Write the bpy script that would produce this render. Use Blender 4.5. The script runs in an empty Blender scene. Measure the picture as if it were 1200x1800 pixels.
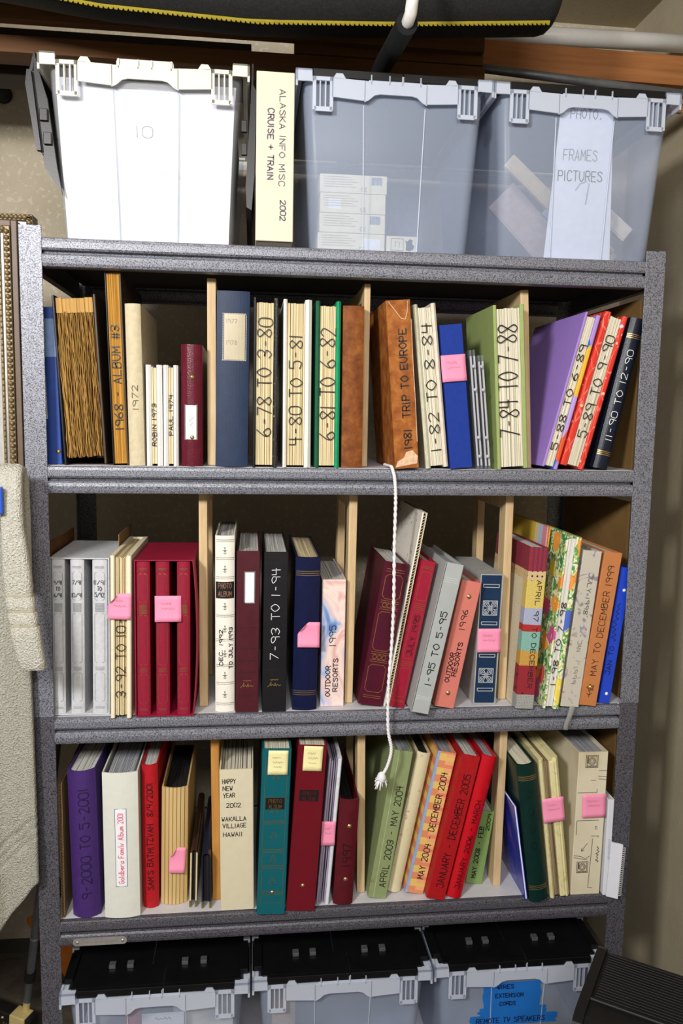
import bpy, bmesh, math, random
from mathutils import Vector, Matrix, Euler
random.seed(7)
sc = bpy.context.scene
COL = sc.collection
PI = math.pi

# ---------------------------------------------------------------- camera
cd = bpy.data.cameras.new('camera'); cam = bpy.data.objects.new('camera', cd); COL.objects.link(cam)
cam.matrix_world = Matrix(((0.9937, -0.0034, -0.1124, 0.4152), (-0.1112, 0.1173, -0.9869, -1.5279),
                           (0.0165, 0.9931, 0.1161, 1.4990), (0, 0, 0, 1)))
cd.sensor_fit = 'VERTICAL'; cd.sensor_height = 36.0; cd.sensor_width = 24.0; cd.lens = 28.0
cd.clip_start = 0.02; cd.clip_end = 50
sc.camera = cam
# ---------------------------------------------------------------- world, lamps, exposure
wd = bpy.data.worlds.new('garage_air'); sc.world = wd; wd.use_nodes = True
wd.node_tree.nodes['Background'].inputs[0].default_value = (1.0, 0.97, 0.93, 1)
wd.node_tree.nodes['Background'].inputs[1].default_value = 0.14
def area(name, loc, target, size, power, colr=(1, 1, 1), sy=None):
    l = bpy.data.lights.new(name, 'AREA'); l.energy = power; l.size = size; l.color = colr
    if sy: l.shape = 'RECTANGLE'; l.size_y = sy
    o = bpy.data.objects.new(name, l); COL.objects.link(o); o.location = loc
    o.rotation_euler = (Vector(target) - Vector(loc)).to_track_quat('-Z', 'Y').to_euler()
    return o
area('work_light', (-0.55, -1.9, 2.25), (0.40, 0.1, 1.4), 0.30, 25, (1.0, 0.99, 0.975))
area('ceiling_fixture', (0.36, -2.6, 2.5), (0.60, 0.2, 1.15), 0.9, 30, (1.0, 0.99, 0.97), 0.4)
sc.view_settings.view_transform = 'Standard'; sc.view_settings.look = 'None'
sc.view_settings.exposure = 0.92; sc.view_settings.gamma = 1.0; sc.view_settings.use_curve_mapping = False

B = {
    'blue_binder': (0.0436, 0.0350, 1.4051, 0.0300, 0.2913, -1.60),
    'brown_pages': (0.1058, 0.0120, 1.4067, 0.0788, 0.3106, -2.93),
    'album3': (0.1693, 0.0200, 1.4051, 0.0306, 0.3561, -1.66),
    'linen72': (0.2004, 0.0080, 1.4049, 0.0296, 0.2991, -0.93),
    'white73': (0.2336, 0.0080, 1.4048, 0.0309, 0.1886, -0.19),
    'white74': (0.2637, 0.0080, 1.4047, 0.0284, 0.1888, 0.15),
    'burg_snap': (0.3020, 0.0080, 1.4048, 0.0407, 0.2279, 0.17),
    'blue_label': (0.3771, 0.0060, 1.4050, 0.0622, 0.3274, 0.62),
    'p78': (0.4397, 0.0060, 1.4048, 0.0472, 0.3172, 0.27),
    'p80': (0.5014, 0.0060, 1.4047, 0.0547, 0.3161, -0.08),
    'p81': (0.5597, 0.0060, 1.4048, 0.0486, 0.3148, -0.14),
    'suede': (0.6093, 0.0120, 1.4048, 0.0420, 0.3087, -0.23),
    'europe': (0.7133, -0.0160, 1.4067, 0.0479, 0.3171, -4.71),
    'p82': (0.7774, 0.0020, 1.4073, 0.0453, 0.3149, -6.47),
    'bluecloth': (0.8262, 0.0040, 1.4072, 0.0453, 0.2776, -6.39),
    'green84': (0.9287, -0.0020, 1.4069, 0.0628, 0.3171, -4.07),
    'purple88': (1.0071, 0.0060, 1.4087, 0.0335, 0.3122, 13.78),
    'red89': (1.0530, 0.0040, 1.4107, 0.0492, 0.3113, 14.14),
    'navy90': (1.1138, 0.0060, 1.4079, 0.0313, 0.3046, 11.84),
    'greycase': (0.0859, 0.0125, 0.9184, 0.1105, 0.3097, 0.81),
    'cream92': (0.1664, -0.0094, 0.9179, 0.0397, 0.3182, 0.78),
    'redcase': (0.2486, -0.0047, 0.9178, 0.1113, 0.3089, 0.23),
    'sprig': (0.3642, 0.0117, 0.9176, 0.0386, 0.3532, 0.03),
    'burg_plate': (0.4074, 0.0072, 0.9178, 0.0465, 0.3236, 0.43),
    'black93': (0.4609, 0.0067, 0.9178, 0.0486, 0.3219, 0.51),
    'navynote': (0.5218, 0.0088, 0.9180, 0.0502, 0.3105, 0.91),
    'floral95': (0.5793, 0.0288, 0.9177, 0.0491, 0.2621, 0.25),
    'maroonlean': (0.6564, 0.0188, 0.9218, 0.0514, 0.2974, 9.45),
    'corrug': (0.6894, 0.0165, 0.9186, 0.0115, 0.4038, 9.84),
    'july95': (0.7099, 0.0072, 0.9204, 0.0303, 0.3055, 10.84),
    'grey95': (0.7487, -0.0299, 0.9214, 0.0374, 0.3070, 11.72),
    'salmon': (0.8050, -0.0024, 0.9215, 0.0423, 0.2640, 10.66),
    'navybox': (0.8948, 0.0191, 0.9182, 0.0473, 0.2728, 1.41),
    'patch': (0.9692, -0.0136, 0.9186, 0.0389, 0.3329, 2.98),
    'dots': (0.9995, 0.0500, 0.9180, 0.0090, 0.3672, 4.60),
    'floral98': (1.0232, -0.0205, 0.9191, 0.0338, 0.3556, 5.23),
    'greyfloral': (1.0659, -0.0121, 0.9196, 0.0403, 0.3257, 5.70),
    'orange99': (1.1055, -0.0082, 0.9199, 0.0391, 0.3224, 6.87),
    'blue00': (1.1478, 0.0055, 0.9191, 0.0256, 0.2885, 6.51),
    'cardsheet': (0.0377, 0.0200, 0.4981, 0.0071, 0.2789, -0.23),
    'purple01': (0.0887, 0.0070, 0.4986, 0.0558, 0.3068, -1.07),
    'whitebinder': (0.1612, 0.0009, 0.4983, 0.0699, 0.3038, -0.26),
    'redbat': (0.2135, 0.0292, 0.4981, 0.0327, 0.3057, 0.01),
    'wood': (0.2586, 0.0369, 0.4986, 0.0537, 0.2519, 0.96),
    'slimA': (0.2987, 0.0257, 0.4983, 0.0160, 0.1248, 1.34),
    'slimB': (0.3262, 0.0195, 0.4981, 0.0201, 0.1200, -0.09),
    'happy': (0.3895, 0.0082, 0.4984, 0.0685, 0.3006, -0.50),
    'teal': (0.4568, -0.0136, 0.4990, 0.0584, 0.3498, 1.76),
    'redphoto': (0.5172, -0.0085, 0.4999, 0.0597, 0.3521, 3.45),
    'lav': (0.5642, 0.0095, 0.4991, 0.0274, 0.3162, 4.14),
    'maroon97': (0.6063, 0.0049, 0.4991, 0.0419, 0.2288, 2.68),
    'sage': (0.6801, 0.0194, 0.5012, 0.0403, 0.3246, 8.75),
    'creamfl': (0.7190, 0.0373, 0.5009, 0.0300, 0.3123, 10.64),
    'peach': (0.7609, 0.0285, 0.5021, 0.0411, 0.3163, 11.36),
    'red05': (0.8014, 0.0031, 0.5023, 0.0402, 0.3190, 12.04),
    'red06': (0.8421, 0.0045, 0.5015, 0.0327, 0.3159, 12.02),
    'green08': (0.8982, 0.0547, 0.5007, 0.0382, 0.1662, 7.72),
    'galaxy': (0.9942, -0.0088, 0.4986, 0.0059, 0.2099, -9.20),
    'dkgreen': (1.0192, -0.0206, 0.5010, 0.0410, 0.3037, -8.09),
    'creamnote': (1.0680, -0.0110, 0.5009, 0.0426, 0.3103, -7.57),
    'collage': (1.1263, -0.0007, 0.4984, 0.0652, 0.3171, 0.48),
    'whitebook': (1.1700, -0.0069, 0.4981, 0.0145, 0.2142, 0.20),
}
NOTE_POS = {
    'bluecloth': (0.8031, 0.0018, 1.6001, 0.0485, 0.0512, -5.71),
    'cream92': (0.1675, -0.0116, 1.1393, 0.0431, 0.0496, 2.10),
    'redcase': (0.2573, -0.0069, 1.1323, 0.0498, 0.0501, -0.12),
    'navynote': (0.5286, 0.0066, 1.0744, 0.0435, 0.0496, 1.28),
    'navybox': (0.8997, 0.0169, 1.0537, 0.0491, 0.0490, 0.56),
    'wood': (0.2673, 0.0347, 0.5982, 0.0316, 0.0518, 3.58),
    'teal': (0.4693, -0.0158, 0.8213, 0.0394, 0.0488, 2.22),
    'redphoto': (0.5388, -0.0107, 0.8255, 0.0382, 0.0504, 3.82),
    'lav': (0.5738, 0.0073, 0.6561, 0.0287, 0.0504, 2.49),
    'creamnote': (1.0418, -0.0132, 0.6985, 0.0461, 0.0517, -6.22),
    'collage': (1.1344, -0.0029, 0.6983, 0.0515, 0.0505, -0.35),
}

# ---------------------------------------------------------------- helpers: materials
def lin(h):
    if not isinstance(h, str): return tuple(h)[:3] + (1,)
    h = h.lstrip('#'); v = [int(h[i:i+2], 16)/255 for i in (0, 2, 4)]
    return tuple((c/12.92 if c <= .04045 else ((c+.055)/1.055)**2.4) for c in v) + (1,)
class NT:
    """small wrapper that builds a procedural material"""
    def __init__(s, name, rough=.5, spec=.5, metal=0.):
        s.m = bpy.data.materials.new(name); s.m.use_nodes = True
        s.t = s.m.node_tree; s.b = s.t.nodes['Principled BSDF']; s.o = s.t.nodes['Material Output']
        s.b.inputs['Roughness'].default_value = rough; s.b.inputs['Metallic'].default_value = metal
        s.b.inputs['Specular IOR Level'].default_value = spec
        s._c = None
    def n(s, typ, **kw):
        x = s.t.nodes.new(typ)
        for k, v in kw.items(): setattr(x, k, v)
        return x
    def put(s, sock, v):
        if isinstance(v, bpy.types.NodeSocket): s.t.links.new(v, sock)
        elif isinstance(v, str): sock.default_value = lin(v)
        elif isinstance(v, (tuple, list)) and len(v) == 3 and sock.type == 'RGBA': sock.default_value = tuple(v)+(1,)
        else: sock.default_value = v
    @property
    def c(s):
        if s._c is None: s._c = s.n('ShaderNodeTexCoord').outputs['Object']
        return s._c
    def map(s, scale=(1, 1, 1), loc=(0, 0, 0), rot=(0, 0, 0)):
        x = s.n('ShaderNodeMapping'); s.t.links.new(s.c, x.inputs[0])
        x.inputs[1].default_value = loc; x.inputs[2].default_value = rot; x.inputs[3].default_value = scale
        return x.outputs[0]
    def noise(s, scale, detail=2, rough=.5, vec=None, dist=0., col=False):
        x = s.n('ShaderNodeTexNoise'); s.t.links.new(vec or s.c, x.inputs['Vector'])
        x.inputs['Scale'].default_value = scale; x.inputs['Detail'].default_value = detail
        x.inputs['Roughness'].default_value = rough; x.inputs['Distortion'].default_value = dist
        return x.outputs['Color' if col else 'Fac']
    def vor(s, scale, out='Distance', feat='F1', vec=None, rnd=1.):
        x = s.n('ShaderNodeTexVoronoi', feature=feat); s.t.links.new(vec or s.c, x.inputs['Vector'])
        x.inputs['Scale'].default_value = scale; x.inputs['Randomness'].default_value = rnd
        return x.outputs[out]
    def ramp(s, fac, stops, interp='LINEAR'):
        x = s.n('ShaderNodeValToRGB'); e = x.color_ramp; e.interpolation = interp
        while len(e.elements) < len(stops): e.elements.new(0.5)
        for el, (p, c) in zip(e.elements, stops): el.position = p; el.color = lin(c)
        s.put(x.inputs[0], fac); return x.outputs[0]
    def mix(s, fac, a, b, mode='MIX'):
        x = s.n('ShaderNodeMix', data_type='RGBA', blend_type=mode)
        s.put(x.inputs[0], fac); s.put(x.inputs[6], a); s.put(x.inputs[7], b); return x.outputs[2]
    def ma(s, op, a, b=0.):
        x = s.n('ShaderNodeMath', operation=op); s.put(x.inputs[0], a); s.put(x.inputs[1], b); return x.outputs[0]
    def xyz(s, vec=None):
        x = s.n('ShaderNodeSeparateXYZ'); s.t.links.new(vec or s.c, x.inputs[0]); return x.outputs
    def col(s, v): s.put(s.b.inputs['Base Color'], v); return s
    def bump(s, h, strength=.3, dist=.002):
        x = s.n('ShaderNodeBump'); x.inputs['Strength'].default_value = strength; x.inputs['Distance'].default_value = dist
        s.t.links.new(h, x.inputs['Height']); s.t.links.new(x.outputs[0], s.b.inputs['Normal']); return s
MC = {}
def plain(name, h, rough=.5, spec=.5, metal=0., var=.12, scale=60, bump=0., bscale=900):
    """a colour with slight mottling, and a fine surface grain"""
    key = (name, h, rough, metal, var, bump)
    if key in MC: return MC[key]
    t = NT(name, rough, spec, metal); base = lin(h)
    dark = tuple(c*(1-var) for c in base[:3])+(1,); lite = tuple(min(1, c*(1+var)) for c in base[:3])+(1,)
    t.col(t.ramp(t.noise(scale, 4, .6), [(.3, dark), (.7, lite)]))
    if bump: t.bump(t.noise(bscale, 2), bump, .0008)
    MC[key] = t.m; return t.m
def cloth(name, h, rough=.75, bump=.35): return plain(name, h, rough, .3, 0, .10, 90, bump, 1400)
def leather(name, h, rough=.42, bump=.25): return plain(name, h, rough, .28, 0, .14, 40, bump, 500)
def pages_mat(name, a, b, f=900):
    t = NT(name, .8, .2); x = t.xyz(t.map((1, 1, 1)))
    w = t.noise(1, 2, .6, t.map((f, 3, 4)))
    t.col(t.ramp(w, [(.35, b), (.62, a)])); t.bump(w, .4, .001); return t.m
def wood(name, a, b, f=22, axis='z', rough=.6):
    t = NT(name, rough, .3); sc_ = {'z': (1, 1, .09), 'x': (.06, 1, 1), 'y': (1, .09, 1)}[axis]
    v = t.map(sc_); n = t.noise(f, 4, .6, v, 1.2); w = t.noise(f*9, 3, .6, v)
    t.col(t.mix(.35, t.ramp(n, [(.3, b), (.65, a)]), t.ramp(w, [(.3, b), (.7, a)]))); t.bump(w, .15, .001); return t.m
# ---------------------------------------------------------------- helpers: meshes
class MB:
    def __init__(s): s.v = []; s.f = []; s.sm = []
    def add(s, vs, fs, smooth=False):
        o = len(s.v); s.v += [tuple(p) for p in vs]; s.f += [tuple(i+o for i in f) for f in fs]; s.sm += [smooth]*len(fs); return s
    def box(s, x0, x1, y0, y1, z0, z1, M=None):
        vs = [(x, y, z) for z in (z0, z1) for y in (y0, y1) for x in (x0, x1)]
        if M: vs = [M @ Vector(p) for p in vs]
        return s.add(vs, [(0, 2, 3, 1), (4, 5, 7, 6), (0, 1, 5, 4), (2, 6, 7, 3), (0, 4, 6, 2), (1, 3, 7, 5)])
    def prism(s, poly, lo, hi, axis='z', smooth=False, M=None):
        """polygon given counter-clockwise, extruded along an axis; axis z: (x,y), y: (x,z), x: (y,z)"""
        n = len(poly)
        P = {'z': lambda p, k: (p[0], p[1], k), 'y': lambda p, k: (p[0], k, p[1]), 'x': lambda p, k: (k, p[0], p[1])}[axis]
        vs = [P(p, lo) for p in poly]+[P(p, hi) for p in poly]
        if M: vs = [tuple(M @ Vector(p)) for p in vs]
        s.add(vs, [(i, (i+1) % n, n+(i+1) % n, n+i) for i in range(n)], smooth)
        s.add(vs, [tuple(range(n-1, -1, -1)), tuple(range(n, 2*n))]); return s
    def tube(s, path, r, n=10, cap=True, ry=None):
        path = [Vector(p) for p in path]; rings = []; up = None
        for i, p in enumerate(path):
            t = (path[min(i+1, len(path)-1)]-path[max(i-1, 0)]).normalized()
            if up is None: up = Vector((0, 0, 1)) if abs(t.z) < .9 else Vector((0, 1, 0))
            a = t.cross(up).normalized(); b = a.cross(t).normalized(); up = b
            rr = r[i] if isinstance(r, (list, tuple)) else r
            rings.append([p+a*(math.cos(2*PI*k/n)*rr)+b*(math.sin(2*PI*k/n)*(rr if ry is None else ry)) for k in range(n)])
        return s.loft(rings, cap)
    def loft(s, rings, cap=True, smooth=True):
        n = len(rings[0]); vs = [q for r in rings for q in r]
        fs = [(i*n+k, i*n+(k+1) % n, (i+1)*n+(k+1) % n, (i+1)*n+k) for i in range(len(rings)-1) for k in range(n)]
        s.add(vs, fs, smooth)
        if cap: s.add(list(rings[0])+list(rings[-1]), [tuple(range(n-1, -1, -1)), tuple(range(n, 2*n))])
        return s
    def lathe(s, prof, c=(0, 0, 0), n=14, axis='z'):
        rings = []
        for r, h in prof:
            ring = []
            for k in range(n):
                a = 2*PI*k/n; x, y = r*math.cos(a), r*math.sin(a)
                ring.append({'z': (c[0]+x, c[1]+y, c[2]+h), 'y': (c[0]+x, c[1]-h, c[2]+y), 'x': (c[0]+h, c[1]+x, c[2]+y)}[axis])
            rings.append(ring)
        return s.loft(rings)
    def grid(s, f, nu, nv, smooth=True, flip=False):
        vs = [f(i/nu, j/nv) for j in range(nv+1) for i in range(nu+1)]
        fs = []
        for j in range(nv):
            for i in range(nu):
                a = j*(nu+1)+i; q = (a, a+1, a+nu+2, a+nu+1); fs.append(q[::-1] if flip else q)
        return s.add(vs, fs, smooth)
    def mesh(s, name, m, fix=True):
        me = bpy.data.meshes.new(name); me.from_pydata(s.v, [], s.f)
        for p, q in zip(me.polygons, s.sm): p.use_smooth = q
        if fix:
            bm = bmesh.new(); bm.from_mesh(me); bmesh.ops.recalc_face_normals(bm, faces=bm.faces); bm.to_mesh(me); bm.free()
        if m: me.materials.append(m)
        return me
    def build(s, name, m, parent=None, bevel=0., fix=True, thick=0.):
        o = bpy.data.objects.new(name, s.mesh(name, m, fix)); COL.objects.link(o)
        if parent: o.parent = parent
        if thick: k = o.modifiers.new('thickness', 'SOLIDIFY'); k.thickness = thick; k.offset = 0
        if bevel:
            k = o.modifiers.new('bevel', 'BEVEL'); k.width = bevel; k.segments = 2; k.limit_method = 'ANGLE'; k.angle_limit = .6
        return o
def tag(o, label=None, cat=None, group=None, kind=None):
    if label: o['label'] = label
    if cat: o['category'] = cat
    if group: o['group'] = group
    if kind: o['kind'] = kind
    return o
def thing(name, label, cat, loc=(0, 0, 0), rot=(0, 0, 0), group=None):
    o = bpy.data.objects.new(name, None); COL.objects.link(o); o.empty_display_size = .05
    o.location = loc; o.rotation_euler = rot
    return tag(o, label, cat, group)
def rrect(w, d, r, seg=4, cx=0, cy=0):
    pts = []
    for (sx, sy, a0) in ((1, -1, -PI/2), (1, 1, 0), (-1, 1, PI/2), (-1, -1, PI)):
        for k in range(seg+1):
            a = a0+PI/2*k/seg; pts.append((cx+sx*(w/2-r)+r*math.cos(a), cy+sy*(d/2-r)+r*math.sin(a)))
    return pts
# ---------------------------------------------------------------- a hand-drawn stroke alphabet (4 x 6 grid)
GL = {'A': '00 26 40;12 32', 'B': '00 06;~06 36 45 34 03;~03 34 42 30 00', 'C': '~45 36 16 04 02 10 30 41', 'D': '00 06;~06 26 44 42 20 00',
 'E': '46 06 00 40;03 33', 'F': '46 06 00;03 33', 'G': '~45 26 04 02 20 41 43;43 23', 'H': '00 06;40 46;03 43', 'I': '20 26', 'J': '~46 41 20 01;16 46',
 'K': '00 06;46 02;13 40', 'L': '06 00 40', 'M': '00 06 22 46 40', 'N': '00 06 40 46', 'O': '~26 04 02 20 42 44 26', 'P': '00 06;~06 36 44 33 03',
 'Q': '~26 04 02 20 42 44 26;21 40', 'R': '00 06;~06 36 44 33 03;23 40', 'S': '~45 26 05 14 33 41 20 01', 'T': '06 46;26 20', 'U': '~06 02 20 42 46',
 'V': '06 20 46', 'W': '06 10 23 30 46', 'X': '00 46;06 40', 'Y': '06 23 46;23 20', 'Z': '06 46 00 40',
 '0': '~26 05 01 20 41 45 26', '1': '20 26', '2': '~05 26 45 33 00;00 40', '3': '~05 26 45 33 13;~13 42 20 01', '4': '06 03 43;36 30', '5': '46 06 04;~04 34 42 30 01',
 '6': '~36 03 01 20 41 23 02', '7': '06 46 10', '8': '~23 05 26 45 23 01 20 41 23', '9': '~43 23 05 26 45 43 40', '-': '13 33', '/': '00 46', '#': '10 16;30 36;02 42;04 44',
 '+': '21 25;03 43', ',': '21 10', '.': '20 21', "'": '26 25', ' ': '', '$': '06 46;26 20',
 'o': '~23 02 01 20 41 42 23', 'l': '20 26', 'd': '~43 23 02 20 41;46 40', 'b': '06 00;~01 20 42 23 03', 'e': '02 42;~42 23 02 20 41', 'r': '00 03;~02 23 43',
 'g': '~43 23 02 20 41;~43 41 30 00', 'a': '~43 23 02 20 41;43 40', 'm': '00 03;~02 13 22 20;~22 33 42 40', 'i': '20 23', 'y': '03 20;43 00', 'u': '~03 01 20 41;43 40',
 'n': '00 03;~02 23 42 40', 's': '~43 13 02 31 00', 't': '25 20;03 43', 'c': '~43 13 01 20 40'}
def smoothline(p, k=5):
    if len(p) < 3: return p
    closed = p[0] == p[-1]; q = []
    for i in range(len(p)-1):
        a = p[i-1] if i else (p[-2] if closed else p[0]); b = p[i]; c = p[i+1]
        d = p[i+2] if i+2 < len(p) else (p[1] if closed else p[-1])
        for j in range(k):
            t = j/k
            q.append(tuple(.5*(2*b[m]+(c[m]-a[m])*t+(2*a[m]-5*b[m]+4*c[m]-d[m])*t*t+(3*b[m]-a[m]-3*c[m]+d[m])*t**3) for m in (0, 1)))
    return q+[p[-1]]
GC = {}
def glyph(ch):
    if ch not in GC:
        out = []
        for st in GL.get(ch, '').split(';'):
            if not st: continue
            sm = st[0] == '~'; p = [(int(a[0]), int(a[1])) for a in st.lstrip('~').split()]
            if not sm:                                    # keep straight strokes divided, so that they can follow a rounded spine
                q = [p[0]]
                for a, b in zip(p, p[1:]): q += [(a[0]+(b[0]-a[0])*i/4, a[1]+(b[1]-a[1])*i/4) for i in (1, 2, 3, 4)]
                p = q
            out.append(smoothline(p) if sm else p)
        GC[ch] = out
    return GC[ch]
WORD = []
def layout(txt, jit=.25, adv=5.6):
    """strokes of a line of handwriting in glyph units, and its length"""
    out = []; x = 0; k = 0; WORD.clear()
    for ch in txt:
        if ch == ' ': x += adv*.75; k += 1; continue
        w = .45 if ch in "1I.'il" else 1
        sk = random.uniform(-jit, jit)*.5; dy = random.uniform(-jit, jit)
        off = 2 if w < 1 else 0
        for st in glyph(ch): out.append([(x+px-off*.8+sk*py*.3, py+dy) for px, py in st]); WORD.append(k)
        x += adv*(.5 if w < 1 else 1)
    return out, max(x-1.6, 1)
def ribbons(lines, width, ys=None, off=.0005):
    """flat marker strokes: each polyline (x, z) becomes a thin ribbon lying on the surface y = ys(x)"""
    mb = MB(); ys = ys or (lambda x: 0.)
    for ln in lines:
        p = [Vector((a, b)) for a, b in ln]
        if len(p) < 2: continue
        L = []; R = []
        for i, q in enumerate(p):
            t0 = (q-p[i-1]).normalized() if i else None; t1 = (p[i+1]-q).normalized() if i+1 < len(p) else None
            t = ((t0 or t1)+(t1 or t0)); t = t.normalized() if t.length > 1e-6 else (t0 or t1)
            nrm = Vector((-t.y, t.x)); k = 1.
            if t0 is not None and t1 is not None: k = min(1.6, 1/max(.5, abs(nrm.dot(Vector((-t0.y, t0.x))))))
            e = q + (t*(-width*.4) if i == 0 else (t*(width*.4) if i == len(p)-1 else Vector((0, 0))))
            L.append(e+nrm*width*.5*k); R.append(e-nrm*width*.5*k)
        vs = [(a.x, ys(a.x)-off, a.y) for a in L]+[(a.x, ys(a.x)-off, a.y) for a in R]; n = len(p)
        mb.add(vs, [(i, n+i, n+i+1, i+1) for i in range(n-1)])
    return mb
INK = plain('black_ink', '#17161a', .45, .4, 0, .1); WHITEINK = plain('white_ink', '#e8e8ea', .5, .4, 0, .05)
GOLD = plain('gold_foil', '#c9a45c', .3, .6, .75, .1); DGOLD = plain('dull_gold_foil', '#8d7440', .4, .5, .6, .15)
FAINT = plain('faded_ink', '#8f8a80', .6, .3, 0, .1); BLUEINK = plain('blue_ink', '#3a4468', .5, .4, 0, .1); PINKINK = plain('pink_print', '#e0507f', .6, .3, 0, .05)
def text(ctx, txt, f0, f1, c=0., ch=.45, m=None, mode='up', sw=.0016, name='lettering', jit=.3, off=.0006, ys=None):
    """handwriting on the front of a book. f0..f1: span along the spine as fractions of its height, c: centre across, ch: letter height, both as fractions of the width"""
    st, ln = layout(txt, jit); w, h = ctx.w, ctx.h; s = ch*w/6
    if mode == 'h':                                   # horizontal: f0..f1 across the width, c = height fraction of the baseline
        sx = (f1-f0)*w/ln; g = [[((f0-.5)*w+x*sx, c*h+y*s) for x, y in l] for l in st]
    elif mode == 'up':
        sx = (f1-f0)*h/ln; g = [[(c*w-(y-3)*s, f0*h+x*sx) for x, y in l] for l in st]
    else:
        sx = (f1-f0)*h/ln; g = [[(c*w+(y-3)*s, f1*h-x*sx) for x, y in l] for l in st]
    wk = list(WORD)
    for k in sorted(set(wk)): o = ribbons([l for l, q in zip(g, wk) if q == k], sw, ys or ctx.ys, off).build(name, m or INK, ctx.root, fix=False)
    return o if wk else None
def squiggle(ctx, x0, x1, z, amp, m, sw=.0008, ys=None, name='faded_writing', vertical=False, off=.0006):
    """writing too faint to read: a line of loose pen strokes"""
    r = random.Random(int(abs(x0*7919+z*104729)*1000)); n = max(6, int(abs(x1-x0)/amp*2.2)); p = []
    for i in range(n+1):
        a = x0+(x1-x0)*i/n; b = z+amp*.5*math.sin(i*2.1)+r.uniform(-.3, .3)*amp
        p.append((b, a) if vertical else (a, b))
    return ribbons([smoothline(p, 3)], sw, ys or ctx.ys, off).build(name, m, ctx.root, fix=False)
def lines(ctx, name, polys, width, m, off=.0005): return ribbons(polys, width, ctx.ys, off).build(name, m, ctx.root, fix=False)
def band(ctx, zs, m=GOLD, t=.0012, margin=.04, name='gold_band'):
    n = 8; x0 = -ctx.w*(.5-margin); x1 = -x0
    zs = sorted(zs); grp = [[zs[0]]]
    for z in zs[1:]:
        if z-grp[-1][-1] < .008: grp[-1].append(z)
        else: grp.append([z])
    for q in grp: lines(ctx, name, [[(x0+(x1-x0)*i/n, z) for i in range(n+1)] for z in q], t, m)
def fancy(x0, x1, z0, z1, k=.006):
    return [(x0+k, z0), (x1-k, z0), (x1-k*.5, z0+k*.5), (x1, z0+k), (x1, z1-k), (x1-k*.5, z1-k*.5), (x1-k, z1), (x0+k, z1), (x0+k*.5, z1-k*.5), (x0, z1-k), (x0, z0+k), (x0+k*.5, z0+k*.5), (x0+k, z0)]
def snap(ctx, fx, fz, r=.004, m=None):
    x = fx*ctx.w; z = fz*ctx.h
    return MB().lathe([(r*1.2, -.0005), (r*1.2, .0004), (r, .001), (r*.6, .0022), (0.0002, .0026)], (x, ctx.ys(x), z), 12, 'y').build('snap', m or plain('brass', '#b39a68', .3, .5, .8), ctx.root)
def plate(ctx, cx, cz, w, h, m, name='label_card', off=.0008, frame=None, fw=.0015):
    """a card or metal label on the spine, following its curve"""
    n = 6; mb = MB(); y = lambda x: ctx.ys(x)-off
    xs = [cx-w/2+w*i/n for i in range(n+1)]
    vs = [(x, y(x), z) for z in (cz-h/2, cz+h/2) for x in xs]+[(x, y(x)+off*.95, z) for z in (cz-h/2, cz+h/2) for x in xs]
    k = n+1; fs = [(i, i+1, k+i+1, k+i) for i in range(n)]+[(2*k+i, i, k+i, 3*k+i) for i in (0, n)]+[(i, 2*k+i, 2*k+i+1, i+1) for i in range(n)]+[(k+i, k+i+1, 3*k+i+1, 3*k+i) for i in range(n)]
    o = mb.add(vs, fs).build(name, m, ctx.root)
    if frame:
        a, b = w/2, h/2
        ribbons([[(cx-a, cz-b), (cx+a, cz-b), (cx+a, cz+b), (cx-a, cz+b), (cx-a, cz-b)]], fw, y, .0004).build('label_frame', frame, o, fix=False)
    return o
# ---------------------------------------------------------------- setting: garage corner
def wall_mat(name, a, b, blot=None):
    t = NT(name, .85, .2); c = t.ramp(t.noise(5, 5, .6), [(.3, b), (.7, a)])
    if blot: c = t.mix(t.ramp(t.noise(75, 3, .6), [(.56, '#000000'), (.62, '#b0b0b0')]), c, blot)
    t.col(c); t.bump(t.noise(160, 4, .6), .35, .003); return t.m
def struct(name, mb, m): return tag(mb.build(name, m), kind='structure')
plaster = wall_mat('plaster', '#b9ad97', '#a89c86', '#cfc8b8'); plaster_r = wall_mat('plaster_side', '#b3a78e', '#a4987f')
struct('wall_back', MB().box(-2.2, 1.5, .64, .74, 0, 2.62), plaster)
struct('wall_right', MB().box(1.43, 1.53, -3.2, .64, 0, 2.62), plaster_r)
struct('ceiling', MB().box(-2.2, 1.53, -3.2, .74, 2.55, 2.65), wall_mat('ceiling_plaster', '#b0a48c', '#9d927b'))
def floor_mat():
    t = NT('concrete', .7, .3); t.col(t.ramp(t.noise(9, 6, .65), [(.3, '#3a332b'), (.7, '#6a6054')])); t.bump(t.noise(120, 3), .3, .002); return t.m
struct('floor', MB().box(-2.2, 1.53, -3.2, .74, -.1, 0), floor_mat())
struct('baseboard_back', MB().box(-2.2, 1.43, .628, .64, 0, .035), plain('dark_base', '#3b352e', .8))

# ---------------------------------------------------------------- steel shelving unit
def hammer(name, a, b, c):
    t = NT(name, .42, .45, .2); v = t.noise(560, 1, .5, None, .5)
    t.col(t.ramp(v, [(.37, a), (.46, b), (.62, c)])); t.bump(v, .35, .0008); return t.m
HAM = hammer('hammertone_paint', '#3c3c44', '#72737c', '#8c8d97'); HAM2 = hammer('hammertone_tint_shade', '#2a282e', '#525058', '#66646d')  # second copy is darker: lower posts' tint, plus shade put into low beams
W = 1.219; LEV = [1.815, 1.4044, .9173, .4978, .058]; LIP = .0523
unit = thing('shelving_unit', 'grey hammertone steel shelving unit holding rows of photo albums', 'shelving', (0, 0, 0))
def lpost(x0, sx, y0, sy, z0, z1, m):
    a = [(0, 0), (.04, 0), (.04, .0025), (.0025, .0025), (.0025, .04), (0, .04)]
    MB().prism([(x0+sx*p, y0+sy*q) for p, q in (a if sx*sy > 0 else a[::-1])], z0, z1).build('post', m, unit, .0008)
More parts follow.
